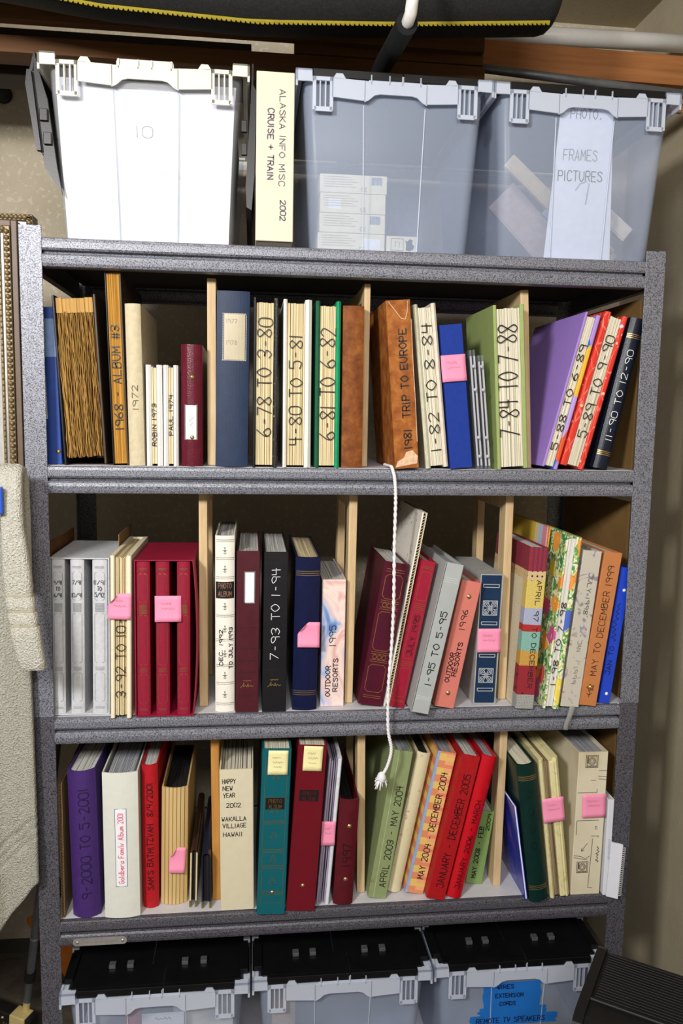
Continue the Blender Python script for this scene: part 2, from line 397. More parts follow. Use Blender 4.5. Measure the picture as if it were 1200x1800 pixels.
for x0, sx in ((0, 1), (W, -1)):
    for y0, sy in ((-.003, 1), (.457, -1)):
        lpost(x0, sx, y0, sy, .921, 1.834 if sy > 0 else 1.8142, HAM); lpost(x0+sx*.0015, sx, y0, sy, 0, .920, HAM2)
prof = [(.02, -.001), (.0, -.001), (-.0025, -.003), (-.0035, -.008), (-.0035, -.019), (-.001, -.0225), (.008, -.0235), (.009, -.0275), (-.0005, -.029), (-.0035, -.032),
        (-.0045, -.038), (-.0035, -.046), (-.0015, -.051), (.002, -.0523), (.02, -.0523), (.02, -.049), (.0045, -.049), (.0105, -.028), (.0105, -.023), (.0, -.019), (.001, -.004), (.02, -.004)]
BOARD = plain('melamine_board', '#c9c8cc', .5, .4, 0, .05); UNDER = plain('chipboard', '#3a332c', .8)
for i, z in enumerate(LEV):
    for nm, yy, s in (('front_beam', 0, 1), ('rear_beam', .454, -1)):
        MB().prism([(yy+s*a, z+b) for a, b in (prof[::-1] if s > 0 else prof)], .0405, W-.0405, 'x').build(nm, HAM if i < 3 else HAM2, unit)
    for xx in (.003, W-.019):
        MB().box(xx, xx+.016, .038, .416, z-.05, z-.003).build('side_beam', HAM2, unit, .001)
    b = MB().box(.022, W-.022, .0105, .444, z-.016, z-.0035).build('shelf_board', UNDER, unit)
    t = MB().box(.022, W-.022, .0106, .4439, z-.0034, z-.0002).build('shelf_liner', BOARD, b)
for x0 in (.0, W-.04):                                    # bolt heads where the beams hook into the posts
    pass
# rivets and a metal maker's plate on the lowest visible beam
pl = MB().prism([(p[0], p[1]) for p in rrect(.105, .0155, .007, 4, .118, .4978-.0425)], -.0062, -.0046, 'y').build('badge', plain('badge_metal', '#b9b6b2', .35, .5, .6, .15), unit)
for x in (.074, .162): MB().lathe([(.003, 0), (.003, .0006), (.0002, .0012)], (x, -.0062, .4553), 10, 'y').build('rivet', plain('badge_metal', '#b9b6b2', .35, .5, .6, .15), pl)
class Fake: pass
bx = Fake(); bx.root = pl; bx.w = .1; bx.h = .1; bx.ys = lambda x: -.0062
squiggle(bx, .084, .152, .4553, .0028, FAINT, .0005)

# wooden shelf dividers
PINE = wood('pine', '#dcc49a', '#b8966a', 30); PINE2 = wood('knotty_pine', '#d29a4e', '#9c6228', 24)
DIV = [('second', .330, 1.4044, .358, 0, 'left'), ('second', .632, 1.4044, .358, 0, 'middle'), ('second', .9665, 1.4044, .358, -3.6, 'right'),
       ('third', .3125, .9173, .434, 0, 'left'), ('third', .607, .9173, .434, .4, 'middle'), ('third', .9325, .9173, .434, 0, 'right'),
       ('fourth', .338, .4978, .366, -.6, 'left'), ('fourth', .641, .4978, .366, -.9, 'middle'), ('fourth', .938, .4978, .366, .4, 'right')]
for row, x, z, h, ln_, pos in DIV:
    d = thing('shelf_divider', '%s upright wooden strip divider standing on the %s shelf from the top' % (pos, row), 'divider', (x, .045, z), (0, math.radians(ln_), 0), 'wooden dividers')
    wd_ = .0165 if not (row == 'second' and pos == 'middle') else .012
    m = PINE2 if (row, pos) == ('fourth', 'left') else PINE
    hh = h*math.cos(math.radians(ln_))-.002
    MB().box(0, wd_, 0, .04, .0006, hh).build('front_post', m, d, .001); MB().box(0, wd_, .2, .238, .0006, hh).build('rear_post', m, d, .001)
    MB().box(.001, wd_-.001, .04, .2, hh-.03, hh).build('top_rail', m, d, .001)

# ---------------------------------------------------------------- attached-lid storage bins
def plastic(name, h, alpha, rough=.35):
    t = NT(name, rough, .5); t.col(h); tr = t.n('ShaderNodeBsdfTransparent'); tr.inputs[0].default_value = (.96, .97, 1, 1)
    mx = t.n('ShaderNodeMixShader'); mx.inputs[0].default_value = alpha
    t.t.links.new(tr.outputs[0], mx.inputs[1]); t.t.links.new(t.b.outputs[0], mx.inputs[2]); t.t.links.new(mx.outputs[0], t.o.inputs[0]); return t.m
TUB = plastic('frosted_plastic', '#cbd7ee', .22); RIM = plastic('frosted_rim', '#d3dae8', .62, .3); RIMY = plastic('yellowed_rim', '#e6e3d4', .85, .3); TUBW = plastic('clear_plastic', '#f2f3f6', .14)
LIDM = plain('black_lid_plastic', '#0e0e10', .36, .35, 0, .2, 30, .08, 300)
LUGM = plain('lug_highlight', '#4c4d51', .28, .6, 0, .1, 30)  # lighter than the lid: the lugs' grey highlight is put into the colour
BW, BH, BD = .370, .315, .53
def tub_rings(inset):
    R = []
    for z, w, d, y0 in ((0, .298, .46, .034), (.006, .306, .468, .030), (.20, .330, .494, .018), (.262, .339, .502, .014), (.30, .341, .504, .013)):
        R.append([(x, y, z+(inset if z == 0 else 0)) for x, y in rrect(w-2*inset, d-2*inset, .022-inset, 4, 0, y0+d/2)])
    return R
def make_bin(name, label, loc, rz, rim_m, tub_m, lid):
    b = thing(name, label, 'storage bin', loc, (0, 0, rz), 'translucent storage bins')
    mb = MB(); a = tub_rings(0); c = tub_rings(.0018); mb.loft(a, False).loft([r[::-1] for r in c], False)
    n = len(a[0]); mb.add(a[0], [tuple(range(n-1, -1, -1))]); mb.add(c[0], [tuple(range(n))])
    mb.add(a[-1]+c[-1], [(k, (k+1) % n, n+(k+1) % n, n+k) for k in range(n)])
    mb.build('tub', tub_m, b, fix=False)
    for sx in (-1, 1):                                   # moulded seams down the front
        f = lambda z: .0300-.0619*z
        MB().tube([(sx*.052+(sx*.006)*(z/.262), .0300-.0619*z, z) for z in (.006, .09, .18, .262)], .0013, 6).build('seam', RIM, b)
    r = MB(); H = BH; w = BW/2
    y0, y1 = .0, .0028
    def P(pts, a=y0, z=y1): r.prism([(x, H+v) for x, v in pts], a, z, 'y')
    for s in (-1, 1):
        q = lambda pts: [(s*x, v) for x, v in (pts if s > 0 else pts[::-1])]
        P(q([(w, 0), (w-.03, 0), (w-.0305, -.013), (w-.034, -.022), (w-.026, -.021), (w-.014, -.0215), (w-.004, -.0215), (w, -.019)][::-1]))
        for xa, xb, za, zb in ((w-.0375, w-.031, -.012, -.07), (w-.0685, w-.0625, -.012, -.07), (w-.0685, w-.031, -.012, -.019)):   # pocket frame
            P(q([(xa, zb), (xb, zb), (xb, za), (xa, za)]))
        P(q([(w-.067, -.072), (w-.036, -.072), (w-.033, -.064), (w-.0675, -.064)]))
        for xr in (w-.055, w-.045):
            r.box(*sorted((s*(xr-.0012), s*(xr+.0012))), .002, .013, H-.068, H-.014)
        P(q([(w-.128, -.05), (w-.0665, -.046), (w-.0665, -.013), (w-.128, -.015)]))                  # panel
        P(q([(w-.092, -.014), (w-.086, -.005), (w-.074, -.005), (w-.068, -.014)][::1]))
        P(q([(.0, -.037), (.030, -.037), (.040, -.0395), (.050, -.048), (.0585, -.052), (.0585, -.016), (0, -.016)]))
        P(q([(.0, -.017), (.050, -.017), (.050, -.008), (.048, -.003), (0, -.003)]), .004, .0055)
        for xr in (.012, .046): r.box(*sorted((s*(xr-.001), s*(xr+.001))), .0, .006, H-.02, H-.004)
        r.box(*sorted((s*(w-.004), s*w)), .0, BD, H-.03, H)                                         # side flanges
        r.box(*sorted((s*.172, s*(w-.002))), .01, BD-.01, H-.008, H-.004)
    r.box(-w+.03, w-.03, .002, .014, H-.0165, H-.0145); r.box(-w, w, BD-.004, BD, H-.03, H); r.box(-w, w, BD-.014, BD, H-.008, H-.004)
    r.box(-w, -w+.03, 0, .014, H-.003, H); r.box(w-.03, w, 0, .014, H-.003, H)
    r.build('rim', rim_m, b)
    for s in (-1, 1):
        if lid == 'closed':
            hx = s*(w-.012)
            fl = bpy.data.objects.new('lid_flap', None)
            mb = MB(); e = .0015
            x_in = lambda k: -s*(.016 if k % 2 == 0 else -.016)
            poly = [(s*(w-.004), .012), (s*e if s > 0 else s*e, .012)]
            ys = [.012, .07, .07, .16, .16, .27, .27, .38, .38, BD-.012]
            inn = []
            for k in range(5):
                xi = (.014 if k % 2 == 0 else -.014)*1.0 + (s*.0012)
                inn += [(xi, ys[2*k]), (xi, ys[2*k+1])]
            poly = inn+[(s*(w-.0004), BD-.012), (s*(w-.0004), .03), (s*(w-.02), .03), (s*(w-.02), .012)]
            if s < 0: poly = poly[::-1]
            mb.prism(poly[::-1], H+.0002, H+.0035)
            xi = .014+s*.0012; xo = s*(w-.032)
            mb.box(*sorted((xi, xo)), .003, .0125, H-.012, H+.003)                                    # front skirt
            mb.box(*sorted((s*(w-.02), s*(w-.004))), .03, BD-.03, H+.003, H+.010)                      # raised hinge edge
            o = mb.build('lid_flap', LIDM, b, .001)
            for xl in ((.052, .09) if s > 0 else (-.094, -.058)):
                MB().box(xl-.0068, xl+.0068, .062, .077, H+.003, H+.0115).build('lug', LUGM, o, .0015)
            for yy in (.12, .36): MB().box(*sorted((s*(w-.014), s*(w+.0003))), yy, yy+.055, H+.0036, H+.0125).build('hinge_clip', rim_m, o, .001)
        else:
            mb = MB()
            if s < 0:
                pr = [(-.192, .004), (-.194, -.03), (-.203, -.033), (-.205, -.055), (-.187, -.165), (-.180, -.17), (-.180, -.19), (-.150, -.238), (-.158, -.19), (-.172, -.075), (-.188, -.02)]
                mb.prism([(x, H+v) for x, v in pr], .012, .02, 'y')
                mb.prism([(x, H+v) for x, v in [(-.196, .004), (-.206, -.035), (-.181, -.19), (-.178, -.19), (-.2, -.035), (-.192, .004)]], .02, .5, 'y')
                o = mb.build('lid_flap', LIDM, b)
                MB().prism([(x, H+v) for x, v in [(-.2035, -.031), (-.2065, -.055), (-.1905, -.166), (-.1825, -.166), (-.1965, -.031)]], .002, .013, 'y').build('skirt', LIDM, o, .001)
                for v in (-.103, -.143): MB().box(-.185+(.006 if v < -.12 else 0), -.171+(.006 if v < -.12 else 0), .006, .013, H+v-.011, H+v+.010).build('lug', LIDM, o, .001)
            else:
                mb.prism([(x, H+v) for x, v in [(.189, .006), (.192, .006), (.1915, -.03), (.197, -.04), (.194, -.19), (.189, -.25), (.180, -.245), (.178, -.21), (.187, -.06)]], .012, .5, 'y')
                o = mb.build('lid_flap', LIDM, b)
                for v in (-.103, -.143): MB().box(.170, .1805, .008, .015, H+v-.011, H+v+.010).build('lug', LIDM, o, .001)
    return b
BINX = {'t1': (.2245, .0, 1.815, 0), 't2': (.6775, .0, 1.815, 0), 't3': (1.0487, .002, 1.815, 0)}
make_bin('storage_bin', 'white-filled storage bin with open black lid flaps hanging at its sides, top left', BINX['t1'][:3], 0, RIMY, TUBW, 'open')
make_bin('storage_bin', 'translucent bin on the top shelf with a stack of cream boxes inside', BINX['t2'][:3], 0, RIM, TUB, 'closed')
make_bin('storage_bin', 'translucent bin on the top shelf at the right, holding picture frames', BINX['t3'][:3], 0, RIM, TUB, 'closed')
make_bin('storage_bin', 'bottom left bin with black lid below the metal badge', (.2305, -.045, .0585), 0, RIM, TUB, 'closed')
make_bin('storage_bin', 'bottom middle bin with black lid, between two other bins', (.605, -.04, .0585), 0, RIM, TUB, 'closed')
make_bin('storage_bin', 'bottom right bin with blue tape labels beside the ridged black case', (.980, -.035, .0585), 0, RIM, TUB, 'closed')
# contents of the top bins
WHT = plain('white_paper', '#eeeef0', .7, .3, 0, .04); CREAMBOX = plain('cream_card', '#e6dfc3', .6, .3, 0, .05)
t = tag(MB().prism([(-.143, .012), (.143, .012), (.160, .285), (-.160, .285)], 0, .40, 'y').build('paper_bundle', WHT, None, .01), 'white padded bundle filling the open bin', 'paper')
t.location = (.2245, .0375, 1.815+.003)
class Ctx: pass
def flatctx(root, w, h, y=0.):
    c = Ctx(); c.root = root; c.w = w; c.h = h; c.ys = lambda x: y; return c
t1 = thing('paper_sheet', 'thin white sheet with faint handwriting at the front of the open bin', 'paper', (.2245, .0350, 1.8205), (math.radians(3.4), 0, 0))
MB().prism([(-.146, .0), (.146, .0), (.158, .262), (-.158, .262)], 0, .0006, 'y').build('sheet', WHT, t1)
cx = flatctx(t1, .3, .27)
text(cx, '10', .435, .53, .675, .065, plain('grey_ink', '#55504c', .6), 'h', .0013, ys=lambda x: -.0004); squiggle(cx, -.02, .072, .118, .010, plain('ghost_ink', '#d2d0d2', .7), .0012)
boxes = [(.0, .0, .131, .036, 'lowest of the four stacked cream cartons inside the clear bin'), (.003, .0365, .128, .036, 'second from the bottom of the stacked cream cartons, with barcode'),
         (.004, .073, .127, .037, 'third from the bottom of the stacked cream cartons, with white sticker'), (.003, .1105, .130, .034, 'topmost cream carton of the stack inside the clear bin')]
for k, (dx, dz, bw, bh, lab) in enumerate(boxes):
    t = thing('carton', lab, 'box', (.540+dx, .052, 1.8195+dz), (0, 0, 0), 'cream cartons in the bin')
    MB().box(0, bw, 0, .2, .0, bh).build('box', CREAMBOX, t, .0012)
    c = flatctx(t, bw, bh); g = [[(.008+j*.0, bh*.85-i*.0045), (.008+.05+(i*7 % 5)*.004, bh*.85-i*.0045)] for j in (0,) for i in range(5)]
    lines(c, 'print', g, .0012, plain('pale_print', '#b9b295', .7))
    if k in (1, 3):
        MB().box(bw-.031, bw-.010, -.0003, 0, bh*.45, bh*.92).build('barcode_patch', plain('barcode_ground', '#c9c9c4', .6), t)
        lines(c, 'barcode', [[(bw-.029+i*.0026, bh*.5), (bw-.029+i*.0026, bh*.88)] for i in range(8)], .0014, plain('barcode_ink', '#6a6c80', .6), .0008)
    if k in (0, 2): MB().box(.016 if k == 2 else .085, .04 if k == 2 else .122, -.0003, 0, bh*.2, bh*.75).build('sticker', WHT, t)
    st, ln = layout('CE', .05); lines(c, 'mark', [[(bw*.62+x*.0011, bh*.12+y*.0011) for x, y in l] for l in st], .0007, plain('print_grey', '#77726a', .7))
t = thing('carton', 'small cream carton with a dark print, beside the foot of the carton stack', 'box', (.674, .05, 1.8195), (0, 0, 0), 'cream cartons in the bin')
MB().box(0, .061, 0, .15, 0, .034).build('box', CREAMBOX, t, .0012); c = flatctx(t, .061, .034)
lines(c, 'print', [[(.009, .007), (.033, .007), (.033, .029), (.009, .029), (.009, .007)], [(.017, .013), (.017, .023), (.021, .023)], [(.025, .013), (.025, .023)]], .0009, plain('print_grey', '#77726a', .7))
MB().prism([(.038, .008), (.045, .006), (.052, .009), (.055, .015), (.05, .021), (.052, .027), (.045, .029), (.041, .024), (.037, .026), (.039, .017)], -.0003, .0001, 'y').build('print_patch', plain('print_navy', '#4b4d63', .6), t)
# frames in the right bin
FR = [('#c9b48c', (1.0465, .11, 1.93), -40, .30, .03, 'pale wooden picture frame rail slanting across the right bin'), ('#b9a6a0', (1.004, .17, 1.908), -44, .19, .075, 'dusty pink frame slanting at the left inside the right bin'),
      ('#d8cfc0', (1.14, .07, 1.905), -38, .085, .032, 'cream frame corner low at the right inside the bin'), ('#8a94a8', (1.085, .12, 1.886), -38, .17, .03, 'blue-grey frame slanting low inside the right bin'), ('#c2a27a', (1.11, .056, 1.866), -40, .075, .010, 'narrow brown frame edge near the bottom of the right bin')]
for h, p, a, L, wd_, lab in FR:
    t = thing('picture_frame', lab, 'frame', p, (0, math.radians(-a), 0), 'frames in the right bin')
    MB().box(-L/2, L/2, 0, .012, -wd_/2, wd_/2).build('rail', plain('frame'+h, h, .5), t, .002)
    MB().box(-L/2+.004, L/2-.004, -.002, 0, -wd_/2+.003, -wd_/2+.007).build('rebate', plain('frame_edge'+h, h, .3, .6), t)
t = thing('label_sheet', 'tall white paper label inside the right bin, hand lettered', 'paper', (1.0530, .0355, 1.8195), (math.radians(3.55), 0, 0))
MB().prism([(-.068, 0), (.068, 0), (.052, .285), (-.052, .285)], 0, .0006, 'y').build('sheet', WHT, t); c = flatctx(t, .13, .28)
text(c, 'FRAMES', .18, .70, .66, .15, FAINT, 'h', .0016); text(c, 'PICTURES', .12, .80, .525, .14, plain('grey_ink', '#55504c', .6), 'h', .0018); text(c, 'PHOTO,', .25, .75, .93, .13, plain('grey_ink', '#55504c', .6), 'h', .0015)
lines(c, 'smudge', [[(-.012, .13), (-.004, .142), (.008, .146)], [(.01, .105), (.012, .125), (.014, .143)]], .003, plain('smudge', '#b9b6b4', .8))
# bottom bin contents
t = thing('carton', 'white carton with red print inside the bottom left bin', 'box', (.255, .05, .065), (0, 0, 0)); MB().box(0, .125, 0, .2, 0, .262).build('box', plain('offwhite_card', '#d9d2c4', .6), t, .002)
c = flatctx(t, .125, .262); squiggle(c, .19, .235, -.045, .012, plain('grey_ink', '#55504c', .6), .0014, vertical=True); MB().lathe([(.012, 0), (.012, .0005), (.0005, .0006)], (.112, 0, .245), 14, 'y').build('dot', plain('red_print', '#b5484a', .5), t)
t = thing('red_cap', 'small red round lid inside the bottom left bin', 'cap', (.17, .06, .065)); MB().lathe([(.02, 0), (.02, .25), (.017, .258), (.0005, .26)], (0, 0, 0), 16).build('cap', plain('red_plastic', '#b02a30', .4), t)
t = thing('white_tag', 'white card label slipped inside the bottom left bin', 'label', (.237, .017, .243)); MB().box(-.043, .043, 0, .0012, 0, .03).build('card', WHT, t, .0005); c = flatctx(t, .08, .03); squiggle(c, -.016, .016, .017, .006, plain('green_ink', '#2f6a58', .5), .001)
t = thing('carton', 'tan cardboard box inside the bottom middle bin', 'box', (.463, .05, .0655)); MB().box(0, .05, 0, .3, 0, .235).build('box', plain('tan_card', '#b09274', .7), t, .002)
TAPE = plain('painters_tape', '#1f6fc4', .6, .3, 0, .08, 30)
tp = [(.906, 1.030, .262, .322, 'wide blue tape label with dark lettering on the bottom right bin'), (.880, 1.070, .2195, .2435, 'lowest blue tape strip on the bottom right bin'), (.898, 1.045, .2438, .2618, 'middle blue tape strip on the bottom right bin')]
for k, (x0, x1, z0, z1, lab) in enumerate(tp):
    yf = lambda z: -.035+.0303-.0619*(z-.0585)-.0008
    t = thing('tape_label', lab, 'label', (0, 0, 0), (0, 0, 0), 'blue tape labels'); n = 6; zz = [z0+(z1-z0)*i/n for i in range(n+1)]; rnd = random.Random(k)
    L = [x0+rnd.uniform(-.004, .003) for _ in zz]; R = [x1+rnd.uniform(-.003, .004) for _ in zz]
    vs = [(a, yf(z), z) for a, z in zip(L, zz)]+[(a, yf(z), z) for a, z in zip(R, zz)]
    MB().add(vs, [(i, n+1+i, n+2+i, i+1) for i in range(n)]).build('tape', TAPE, t, thick=.0004)
    for txt, xs, ls, zt, hh in ({0: [('WIRES', .935, .035, .308, .009), ('EXTENSION', .932, .06, .287, .009), ('CORDS', .942, .034, .268, .008)], 1: [('REMOTE TV SPEAKERS', .893, .15, .2265, .011)], 2: []}[k]):
        st, ln = layout(txt); ribbons([[(xs+x*ls/ln, zt+y*hh/6) for x, y in l] for l in st], .0016, lambda x, q=yf, z=zt: q(z)-.0012).build('lettering', plain('navy_ink', '#10204a', .5), t, fix=False)
# beige slip file standing between the bins
t = thing('file_box', 'cream slip file box hand lettered down its spine, between the first two bins', 'file box', (.4553, -.0005, 1.8155), (0, .2*PI/180, 0))
BX = plain('cream_file', '#d8d0ba', .6, .3, 0, .04); MB().box(-.0345, .0345, 0, .22, .008, .305).build('case', BX, t, .0015); MB().box(-.031, .032, .006, .22, .0, .0085).build('base', plain('gap_shade', '#3a342c', .7), t)  # dark strip added for the black gap under the case
c = flatctx(t, .069, .305); pi_ = plain('purple_ink', '#4a4152', .5)
text(c, 'ALASKA INFO MISC', .35, .90, .19, .15, pi_, 'down', .0014); text(c, 'CRUISE + TRAIN', .385, .79, -.12, .15, pi_, 'down', .0020); text(c, '2002', .15, .265, .22, .14, pi_, 'down', .0020)
# ---------------------------------------------------------------- albums: builders
PGW = pages_mat('white_pages', '#e4e2dc', '#8f8c86'); PGC = pages_mat('cream_pages', '#efe0b8', '#a98f5f', 700); PGI = pages_mat('ivory_pages', '#efe9d6', '#b3a88c', 700)
PGG = pages_mat('grey_pages', '#b9b9be', '#5d5d64'); PGK = pages_mat('black_pages', '#2a282a', '#0c0b0c'); PGA = pages_mat('amber_pages', '#c8923e', '#7d5218', 500); PGB = pages_mat('brown_pages', '#b08848', '#6a4a20', 350)
def put(key, label, cat='album', group=None, y=None):
    x, yy, z, w, h, ln = B[key]
    return x, (yy if y is None else y), z, w, h, ln
ROWG = {1.4: 'albums on the second shelf', .9: 'albums on the third shelf', .5: 'albums on the fourth shelf'}
def rowgroup(z): return ROWG[1.4] if z > 1.2 else (ROWG[.9] if z > .7 else ROWG[.5])
def slabs(w, y0, y1, z0, z1, n, seed=0, jy=.003, jz=.002, gap=.12, curve=None):
    """a block of pages as separate sheets bundles"""
    r = random.Random(seed); mb = MB(); e = [-w/2]
    for i in range(n): e.append(e[-1]+w/n*r.uniform(.6, 1.4))
    k = w/(e[-1]+w/2); e = [-w/2+(q+w/2)*k for q in e]
    for a, b in zip(e, e[1:]):
        g = (b-a)*gap*r.uniform(.3, 1.2); c = (curve(.5*(a+b)) if curve else 0)
        mb.box(a+g*.5, b-g*.5, y0+c+r.uniform(0, jy), y1-r.uniform(0, jy), z0, z1-r.uniform(0, jz))
    return mb
def album(key, label, m, d=.28, style='flat', c=.006, t=.0026, pages=PGW, drop=.006, n=11, cat='album', name='photo_album', key_data=None, group=None, gap=.12, rz=0., back=0., clear=.0):
    x, y, z, w, h, ln = key_data or B[key]; w = w-.0012
    root = thing(name, label, cat, (x, y, z), (0, math.radians(ln), math.radians(rz)), group or rowgroup(z))
    k = Ctx(); k.root = root; k.w = w; k.h = h
    if style == 'flat':
        e = .0012; outer = [(-w/2, d), (-w/2, e), (-w/2+e, 0), (w/2-e, 0), (w/2, e), (w/2, d)]; k.ys = lambda x: 0.
        inner = [(w/2-t, d), (w/2-t, t), (-w/2+t, t), (-w/2+t, d)]; cv = None
    else:
        f = lambda x: c*min(1, abs(x)/(w/2))**2.2; k.ys = f; N = 10
        fr = [(-w/2+w*i/N, f(-w/2+w*i/N)) for i in range(N+1)]
        outer = [(-w/2, d)]+fr+[(w/2, d)]; wi = w/2-t
        inner = [(wi, d)]+[(q, f(q/wi*w/2)+t) for q in [wi-2*wi*i/N for i in range(N+1)]]+[(-wi, d)]; cv = lambda x: f(x)
    MB().prism(outer+inner, 0, h).build('cover', m, root)
    if n: tag(slabs(w-2*t-.001-clear, t+.004, d-.005, .004, h-drop, n, hash(key) % 99 if False else sum(map(ord, key)), .002, .0016, gap, cv).build('page_block', pages, root), kind='stuff')
    return k
def foredge(key, label, mL, mR=None, pages=PGC, d=.27, tL=.004, tR=.004, n=7, inset=.004, drop=.006, under=.004, spine=None, pw=None, jy=.003, gap=.16, key_data=None, name='photo_album', cat='album', pad=False):
    x, y, z, w, h, ln = key_data or B[key]; w = w-.0012
    root = thing(name, label, cat, (x, y, z), (0, math.radians(ln), 0), rowgroup(z)); k = Ctx(); k.root = root; k.w = w; k.h = h; k.ys = lambda x: inset
    for a, b, m in ((-w/2, -w/2+tL, mL), (w/2-tR, w/2, mR or mL)):
        q = (b-a)*(.48 if pad else .25)
        MB().prism([(a, d), (a, q), (a+q, 0), (b-q, 0), (b, q), (b, d)], 0, h, smooth=False).build('cover', m, root)
    MB().box(-w/2+.0004, w/2-.0004, d+.0002, d+.003, .001, h-.001).build('spine', spine or mL, root)
    x0, x1 = -w/2+tL+.0004, w/2-tR-.0004
    pb = slabs(x1-x0, inset+.0008, d-.002, under, h-drop, n, sum(map(ord, key)), jy, .0015, gap).build('page_block', pages, root); tag(pb, kind='stuff')
    for v in pb.data.vertices: v.co.x += (x0+x1)/2
    k.pc = (x0+x1)/2/w; k.pwd = x1-x0
    return k
def note(key, label, m, corner=0, faint=None, curl=.003, seg=6):
    x, y, z, w, h, ln = NOTE_POS[key]
    t = thing('sticky_note', label, 'sticky note', (x, y, z), (0, math.radians(ln), 0), 'sticky notes')
    def f(u, v):
        a = (u-.5)*w; b = (v-.5)*h; o = -curl*(1-v)**3
        if corner and u < .45 and v > .55:
            k = max(0, (v-.55)/.45-(u/.45)); b -= k*h*.25; a += k*w*.22; o -= k*.006
        return (a, o, b)
    MB().grid(f, seg, seg).build('paper', m, t, thick=.00025)
    if faint:
        c = flatctx(t, w, h, -.0006-curl*.3)
        for i, s in enumerate(faint): squiggle(c, -w*(.3-.04*(i % 3)), w*(.12+.07*((i*2) % 3)), h*(.22-i*.2), h*.07, plain('note_ink', '#c98fa2' if 'pink' in m.name else '#b3ab8c', .7), .0006)
    return t
PINK = plain('pink_note_paper', '#f393b4', .6, .3, 0, .03, 15); YEL = plain('yellow_note_paper', '#ece3a9', .6, .3, 0, .03, 15)

# ================================================================ second shelf (from the top), left to right
k = album('blue_binder', 'royal blue plastic-wrapped binder half hidden behind the left post', plain('royal_blue_vinyl', '#2c4a9a', .3), .27, n=0, name='ring_binder', cat='binder')
plate(k, .004, .235, .022, .07, plain('clear_wrap', '#8fa6d6', .12, .8), 'plastic_wrap'); plate(k, -.0105, .14, .006, .11, WHT, 'label_strip'); snap(k, .3, .08)
k = foredge('brown_pages', 'thick black scrapbook packed with wrinkled brown pages', leather('black_leatherette', '#17161a'), plain('dark_brown_board', '#3a2a1c', .5), PGB, .29, .0045, .0045, 6, .010, .006, .014, jy=.002, gap=.05)
rn = random.Random(11); mb = MB(); n = 34; x0 = k.pc*k.w-k.pwd/2+.0012; st_ = (k.pwd-.0024)/n; pv = [0]*25
for i in range(n):                                       # the wrinkled edges of the leaves
    ph = rn.uniform(0, 6); a1 = rn.uniform(.2, .7); zz = [.012+rn.uniform(0, .004)+(k.h-.045)*j/24 for j in range(25)]
    off = [a1*.0012*math.sin(j*.55+ph)+.0008*math.sin(j*1.7+ph*2)+.0011*math.sin(j*.3+i*.35) for j in range(25)]; yo = rn.uniform(.0015, .006); th = st_*rn.uniform(.5, .8)
    L = [(x0+st_*i+o_, yo+.001*math.sin(j*1.1+ph), z_) for j, (o_, z_) in enumerate(zip(off, zz))]; R = [(p[0]+th, p[1]+rn.uniform(0, .0008), p[2]) for p in L]
    Lb = [(p[0], .03, p[2]) for p in L]; Rb = [(p[0], .03, p[2]) for p in R]; m_ = 25
    mb.add(L+R+Rb+Lb, [(j, m_+j, m_+j+1, j+1) for j in range(24)]+[(m_+j, 2*m_+j, 2*m_+j+1, m_+j+1) for j in range(24)]+[(3*m_+j, j, j+1, 3*m_+j+1) for j in range(24)]+[(24, 49, 74, 99), (0, 75, 50, 25)])
tag(mb.build('wrinkled_leaves', PGB, k.root), kind='stuff')
tag(slabs(k.w-.012, -.001+.004, .012, k.h-.032, k.h-.004, 5, 3, .001, .003, .05).build('page_tops', pages_mat('tan_page_tops', '#c39a5c', '#a67d40', 300), k.root), kind='stuff')
k = foredge('album3', 'tall amber-paged album with ALBUM and 1968 inked along its page edges', leather('black_leatherette', '#17161a'), plain('dark_brown_board', '#3a2a1c', .5), PGA, .28, .0025, .003, 5, .002, .0, .003, gap=.1, jy=.001)
text(k, '1968 - ALBUM #3', .19, .73, .0, .5, None, 'up', .0018)
k = album('linen72', 'cream linen album with 1972 handwritten low on its rounded spine', cloth('cream_linen', '#cdbf9f', .85, .6), .26, 'round', .006, pages=PGC); text(k, '1972', .35, .50, .02, .36, plain('grey_pen', '#4a4642', .6), 'up', .0013)
wp = plain('white_padded', '#e9e7e4', .4, .5, 0, .03)
k = foredge('white73', 'small white padded album with 1973 on its page edges, left of its twin', wp, None, PGC, .19, .0095, .0100, 2, .003, .004, pad=True); text(k, 'ROBIN 1973', .20, .62, k.pc, .24, None, 'up', .0012)
k = foredge('white74', 'small white padded album with 1974 on its page edges, right of its twin', wp, None, PGC, .19, .0088, .0088, 2, .003, .004, pad=True); text(k, 'PAUL 1974', .31, .71, k.pc, .26, None, 'up', .0013)
k = album('burg_snap', 'small burgundy leather album with two brass snaps and a metal-framed card', leather('burgundy_leather', '#5c1626', .25, .5), .2, 'round', .009, pages=PGC)
snap(k, .03, .735); snap(k, .03, .24); plate(k, -.001, .083, .0225, .064, WHT, 'label_card', .0012, plain('nickel', '#a9a6a4', .3, .5, .8), .0022); squiggle(k, .072, .094, 0, .006, FAINT, .0006, vertical=True, off=.0022)
k = album('blue_label', 'navy blue leatherette binder with a beige dotted-border label', leather('navy_leatherette', '#1f2e49', .5), .26, 'round', .004, n=6, name='ring_binder', cat='binder')
plate(k, .003, .243, .039, .084, plain('beige_label', '#b9ad90', .3, .5, 0, .04), 'label_card', .0012)
dots = [[(.003-.0225+i*.0030, z), (.003-.0225+i*.0030+.0013, z)] for z in (.2, .286) for i in range(15)]+[[(x, .201+i*.003), (x, .201+i*.003+.0013)] for x in (.003-.0215, .003+.0215) for i in range(28)]
